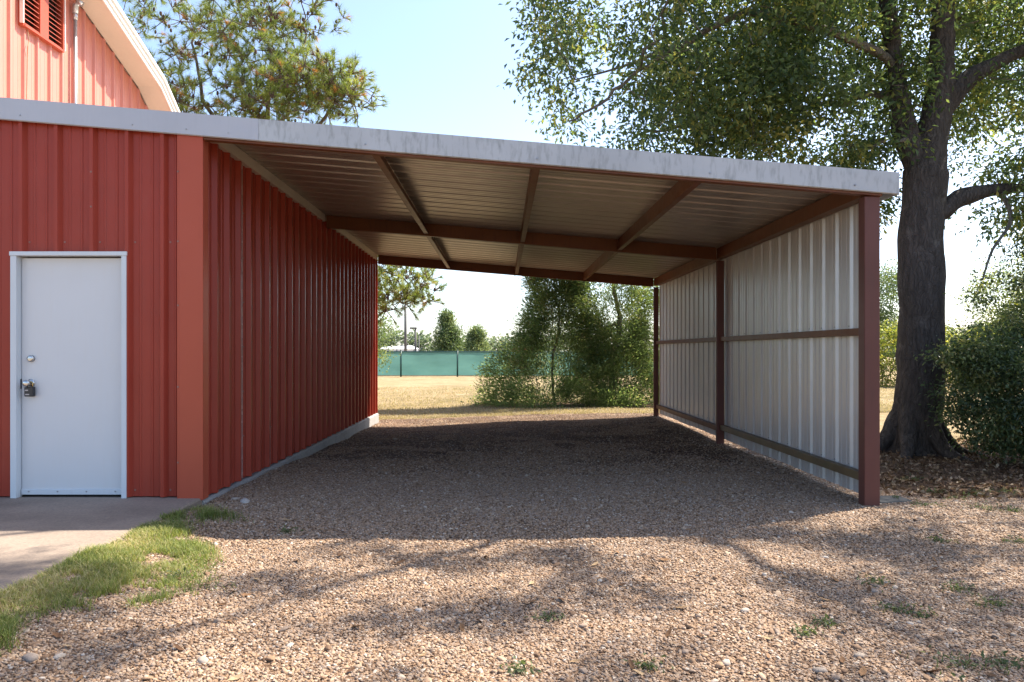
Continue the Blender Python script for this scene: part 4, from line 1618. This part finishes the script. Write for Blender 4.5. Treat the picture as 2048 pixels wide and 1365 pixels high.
# ------------------------------------------------------------------ screened fence
FN = 48.0
fb = gz(0, FN)
fence = empty('fence', (0, FN, fb))
tag(fence, 'long chain link fence covered with green privacy screen across the lawn', 'fence')
fx0 = px(802, 700, FN)[0]
step = px(915, 700, FN)[0] - fx0
posts = [fx0 + step * k for k in range(-3, 6)]
ft = EYE - .03
for x in posts:
    p = MB()
    p.tube([(x, FN - .05, fb - .1), (x, FN - .05, ft + .05)], .05, 10)
    p.ellipsoid((x, FN - .05, ft + .06), (.06, .06, .04), 8, 4)
    p.build('post', M['fence_post'], fence, smooth=True)
MB().tube([(posts[0], FN + .03, ft - .02), (posts[-1], FN + .03, ft - .02)], .03, 8).build('top_rail', M['fence_post'], fence, smooth=True)
for a, b_ in zip(posts, posts[1:]):
    nx, nz = 24, 10
    xs, zs = np.linspace(a + .002, b_ - .002, nx), np.linspace(fb + .07, ft - .01, nz)
    XX, ZZ = np.meshgrid(xs, zs)
    u = (XX - a) / (b_ - a)
    YY = FN + .0 - .05 * np.sin(math.pi * u) * np.sin(math.pi * (ZZ - fb) / (ft - fb)) + .03 * vnoise(XX * 2, ZZ * 2)
    ZZ = ZZ - .03 * np.sin(math.pi * u) * (ZZ > ft - .1) + .02 * vnoise(XX * 3, ZZ) * (ZZ < fb + .1)
    ii = np.arange(nx * nz).reshape(nz, nx)
    f = np.stack([ii[:-1, :-1], ii[:-1, 1:], ii[1:, 1:], ii[1:, :-1]], -1).reshape(-1, 4)
    pn = obj('screen_panel', np_mesh('screen_panel', np.stack([XX, YY, ZZ], -1).reshape(-1, 3), f, None, (M['fabric'],), True), None, fence)
    hm = MB()
    for zz in (fb + .07, ft - .03):
        hm.tube([(x_, FN - .012 - .05 * math.sin(math.pi * (x_ - a) / (b_ - a)) * 0, zz - (.03 * math.sin(math.pi * (x_ - a) / (b_ - a)) if zz > 0.5 else 0)) for x_ in np.linspace(a, b_, 9)], .022, 6)
    hm.build('hem', M['fence_post'], pn)

# poles and far buildings
def pole(name, x, ytop, Y, r, label, lamp=False):
    X, _, zt_ = px(x, ytop, Y)
    root = empty(name, (X, Y, gz(X, Y)))
    tag(root, label, 'pole')
    MB().tube([(X, Y, gz(X, Y) - .2), (X, Y, zt_)], [r, r * .75], 10).build('shaft', M['pole'], root, smooth=True)
    if lamp:
        MB().box(X - .55, X + .12, Y - .15, Y + .15, zt_ - .02, zt_ + .14).build('lamp_head', M['pole'], root, bevel=.03)
    else:
        MB().tube([(X, Y, zt_), (X, Y, zt_ + .06)], [r, r * .4], 10).build('cap', M['pole'], root)


pole('utility_pole', 811, 600, 66, .14, 'thick dark utility pole nearest the pine bough beyond the fence')
pole('lamp_post', 831, 658, 72, .12, 'lamp post with small flat head beyond the fence', True)
pole('utility_pole', 838, 672, 95, .09, 'thin distant pole right of the lamp post beyond the fence')
X0, X1 = px(700, 700, 110)[0], px(829, 700, 110)[0]
fbz = gz(0, 110)
wb = empty('storage_building', ((X0 + X1) / 2, 112, fbz))
tag(wb, 'low white metal storage building beyond the fence on the left', 'building')
MB().box(X0, X1, 110, 116, fbz - .1, 1.62).build('wall', M['far_white'], wb)
r_ = MB()
r_.hexa([(X0 - .2, 109.8, 1.6), (X1 + .2, 109.8, 1.6), (X1 + .2, 116.2, 1.6), (X0 - .2, 116.2, 1.6)], [(X0 - .2, 109.8, 1.7), (X1 - .8, 112.9, 2.15), (X1 - .8, 113.1, 2.15), (X0 - .2, 116.2, 1.7)])
r_.build('roof', M['far_white'], wb)
for k in range(6):
    xx = X0 + 3 + k * 1.25
    MB().box(xx, xx + .08, 109.9, 109.99, fbz, 1.6).build('door_jamb', M['pole'], wb)
X0, X1 = px(1028, 700, 92)[0], px(1062, 700, 92)[0]
rb_ = empty('red_shed', ((X0 + X1) / 2, 94, fbz))
tag(rb_, 'far red roofed shed glimpsed above the fence through the cedar', 'building')
MB().box(X0, X1, 92, 96, fbz - .1, 1.4).build('wall', M['far_white'], rb_)
MB().box(X0 - .15, X1 + .15, 91.8, 96.2, 1.4, 1.75).build('roof', M['far_red'], rb_)


# ------------------------------------------------------------------ grass
def blades(x, y, z, h, w, lean=.5, tint_m=.5, tint_s=.22):
    k = len(x)
    base = np.stack([x, y, z], -1)
    a = rng.uniform(0, 6.283, k)
    d = np.stack([np.cos(a), np.sin(a), np.zeros(k)], -1)
    s = np.stack([-np.sin(a), np.cos(a), np.zeros(k)], -1)
    hh = (h * rng.uniform(.45, 1.2, k))[:, None]
    ln = (lean * rng.uniform(.2, 1.3, k))[:, None] * hh
    ww = (w * rng.uniform(.7, 1.3, k))[:, None]
    up = np.array([[0, 0, 1.0]])
    m_ = base + up * hh * .6 + d * ln * .35
    tp = base + up * hh * .92 + d * ln
    V = np.stack([base - s * ww, base + s * ww, m_ + s * ww * .7, m_ - s * ww * .7, tp], 1).reshape(-1, 3)
    b = np.arange(k)[:, None] * 5
    F = np.concatenate([b + np.array([[0, 1, 2]]), b + np.array([[0, 2, 3]]), b + np.array([[3, 2, 4]])], 0)
    tint = np.clip(tint_m + rng.normal(0, tint_s, k), 0, 1)
    return V, F, np.repeat(tint, 5)


def grass_mask(x, y):
    edge = -2.62 + .34 * sstep(6.5, 5.9, y) + .42 * sstep(5.7, 4.6, y) - .50 * sstep(3.9, 3.45, y) + .5 * vnoise(x * 3 + y * 2, y * 2.4) + rng.normal(0, .07, np.shape(x))
    return (x > XL + .01) & (x < edge) & (y < 6.3) & (y > 2.8)


n = 105000
x, y = rng.uniform(-2.65, -1.4, n), rng.uniform(2.8, 6.35, n)
k = grass_mask(x, y) & (vnoise(x * 5, y * 5) + .7 * vnoise(x * 13, y * 13) > -.22 + rng.normal(0, .1, n))
x, y = x[k], y[k]
V, F, tn = blades(x, y, gravel_z(x, y) - .005, .05 * (1 + vnoise(x * 3, y * 3)), .0019, 1.2, .52 + .9 * vnoise(x * 2.4, y * 2.4), .27)
o = obj('grass', np_mesh('grass', V, F, {'tint': tn}, (M['grass'],)))
tag(o, 'patch of green grass between the concrete walk and the gravel', 'grass', kind='stuff')

# dry lawn blades where the opening shows them
n = 130000
y = 16.2 + 16 * rng.random(n) ** 1.6
x = rng.uniform(-.22, .95, n) * y
k = (x < .62 * y) & ((x < .26 * y) | (x > .44 * y)) & (gravel_edge(x, y) < .25) & (vnoise(x * 1.5, y * 1.5) > -.35) & (np.hypot((x - 3.4) / 3.2, (y - 20) / 1.7) > .9)
x, y = x[k], y[k]
V, F, tn = blades(x, y, ground_z(x, y) - .005, .055, .006, 1.1, .5, .25)
o = obj('dry_grass', np_mesh('dry_grass', V, F, {'tint': tn}, (M['straw'],)))
tag(o, 'short dry straw coloured grass behind the carport', 'grass', kind='stuff')

# leaf litter under the oak and shrub
n = 9000
x, y = rng.uniform(3.4, 10, n), rng.uniform(6.3, 11.8, n)
k = (np.hypot((x - 7.0) / 4.2, (y - 8.8) / 2.6) < 1.05) & (x < .74 * y)
x, y = x[k], y[k]
C = np.stack([x, y, ground_z(x, y) + .012], -1)
V, F, tn = leaves(C, 2, .03, .06, .032, .15)
o = obj('leaf_litter', np_mesh('leaf_litter', V, F, {'tint': tn}, (leaf_mat('litter_leaf', [(0, (.06, .032, .018)), (.5, (.17, .10, .06)), (1, (.40, .30, .2))], .1, .8),)))
tag(o, 'brown fallen leaves littering the soil round the oak', 'leaf litter', kind='stuff')

# weeds: tufts in the gravel at the right
weed_px = [(1755, 1170, .09), (1920, 1183, .09), (1985, 1210, .10), (1786, 1222, .07), (1840, 1235, .06), (1925, 1340, .14), (2000, 1335, .12), (1880, 1085, .07), (1850, 1018, .10),
           (1905, 1000, .13), (1950, 990, .14), (2005, 985, .15), (2030, 1030, .12), (1790, 1004, .05), (1975, 1025, .14), (1830, 960, .12), (1870, 985, .12), (1650, 1255, .06), (1300, 1340, .06),
           (1040, 1345, .06), (575, 1072, .05), (350, 1165, .07), (1095, 1238, .05), (2035, 1090, .09), (1610, 1275, .05)]
for k, (x, y, s) in enumerate(weed_px):
    Y = EYE * F_PX / (y - VPY)
    X = (x - VPX) * Y / F_PX
    n = 60
    r = np.abs(rng.normal(0, s * .75, n))
    a = rng.uniform(0, 6.28, n)
    xs, ys_ = X + r * np.cos(a), Y + r * np.sin(a) * .8
    z0 = np.maximum(gravel_z(xs, ys_), ground_z(xs, ys_)) - .004
    V, F, tn = blades(xs, ys_, z0, .018 + .17 * s, .0026, 1.5, .4)
    c0 = np.array([[X, Y, float(max(gravel_z(X, Y), ground_z(X, Y)))]])
    V2, F2, t2 = leaves(np.repeat(c0 + [[0, 0, .02]], 12, 0) + rng.normal(0, s * .5, (12, 3)) * [1, .8, .12], 3, .03, .03, .014, .3)
    V = np.concatenate([V, V2]) - c0
    F = np.concatenate([F, F2 + len(tn)])
    tn = np.concatenate([tn, t2 * .7])
    o = obj('weed', np_mesh('weed', V, F, {'tint': tn}, (M['weed'],)), None, None, tuple(c0[0]))
    tag(o, 'small low green weed tuft sprouting from the bare gravel', 'weed', 'weeds in the gravel')
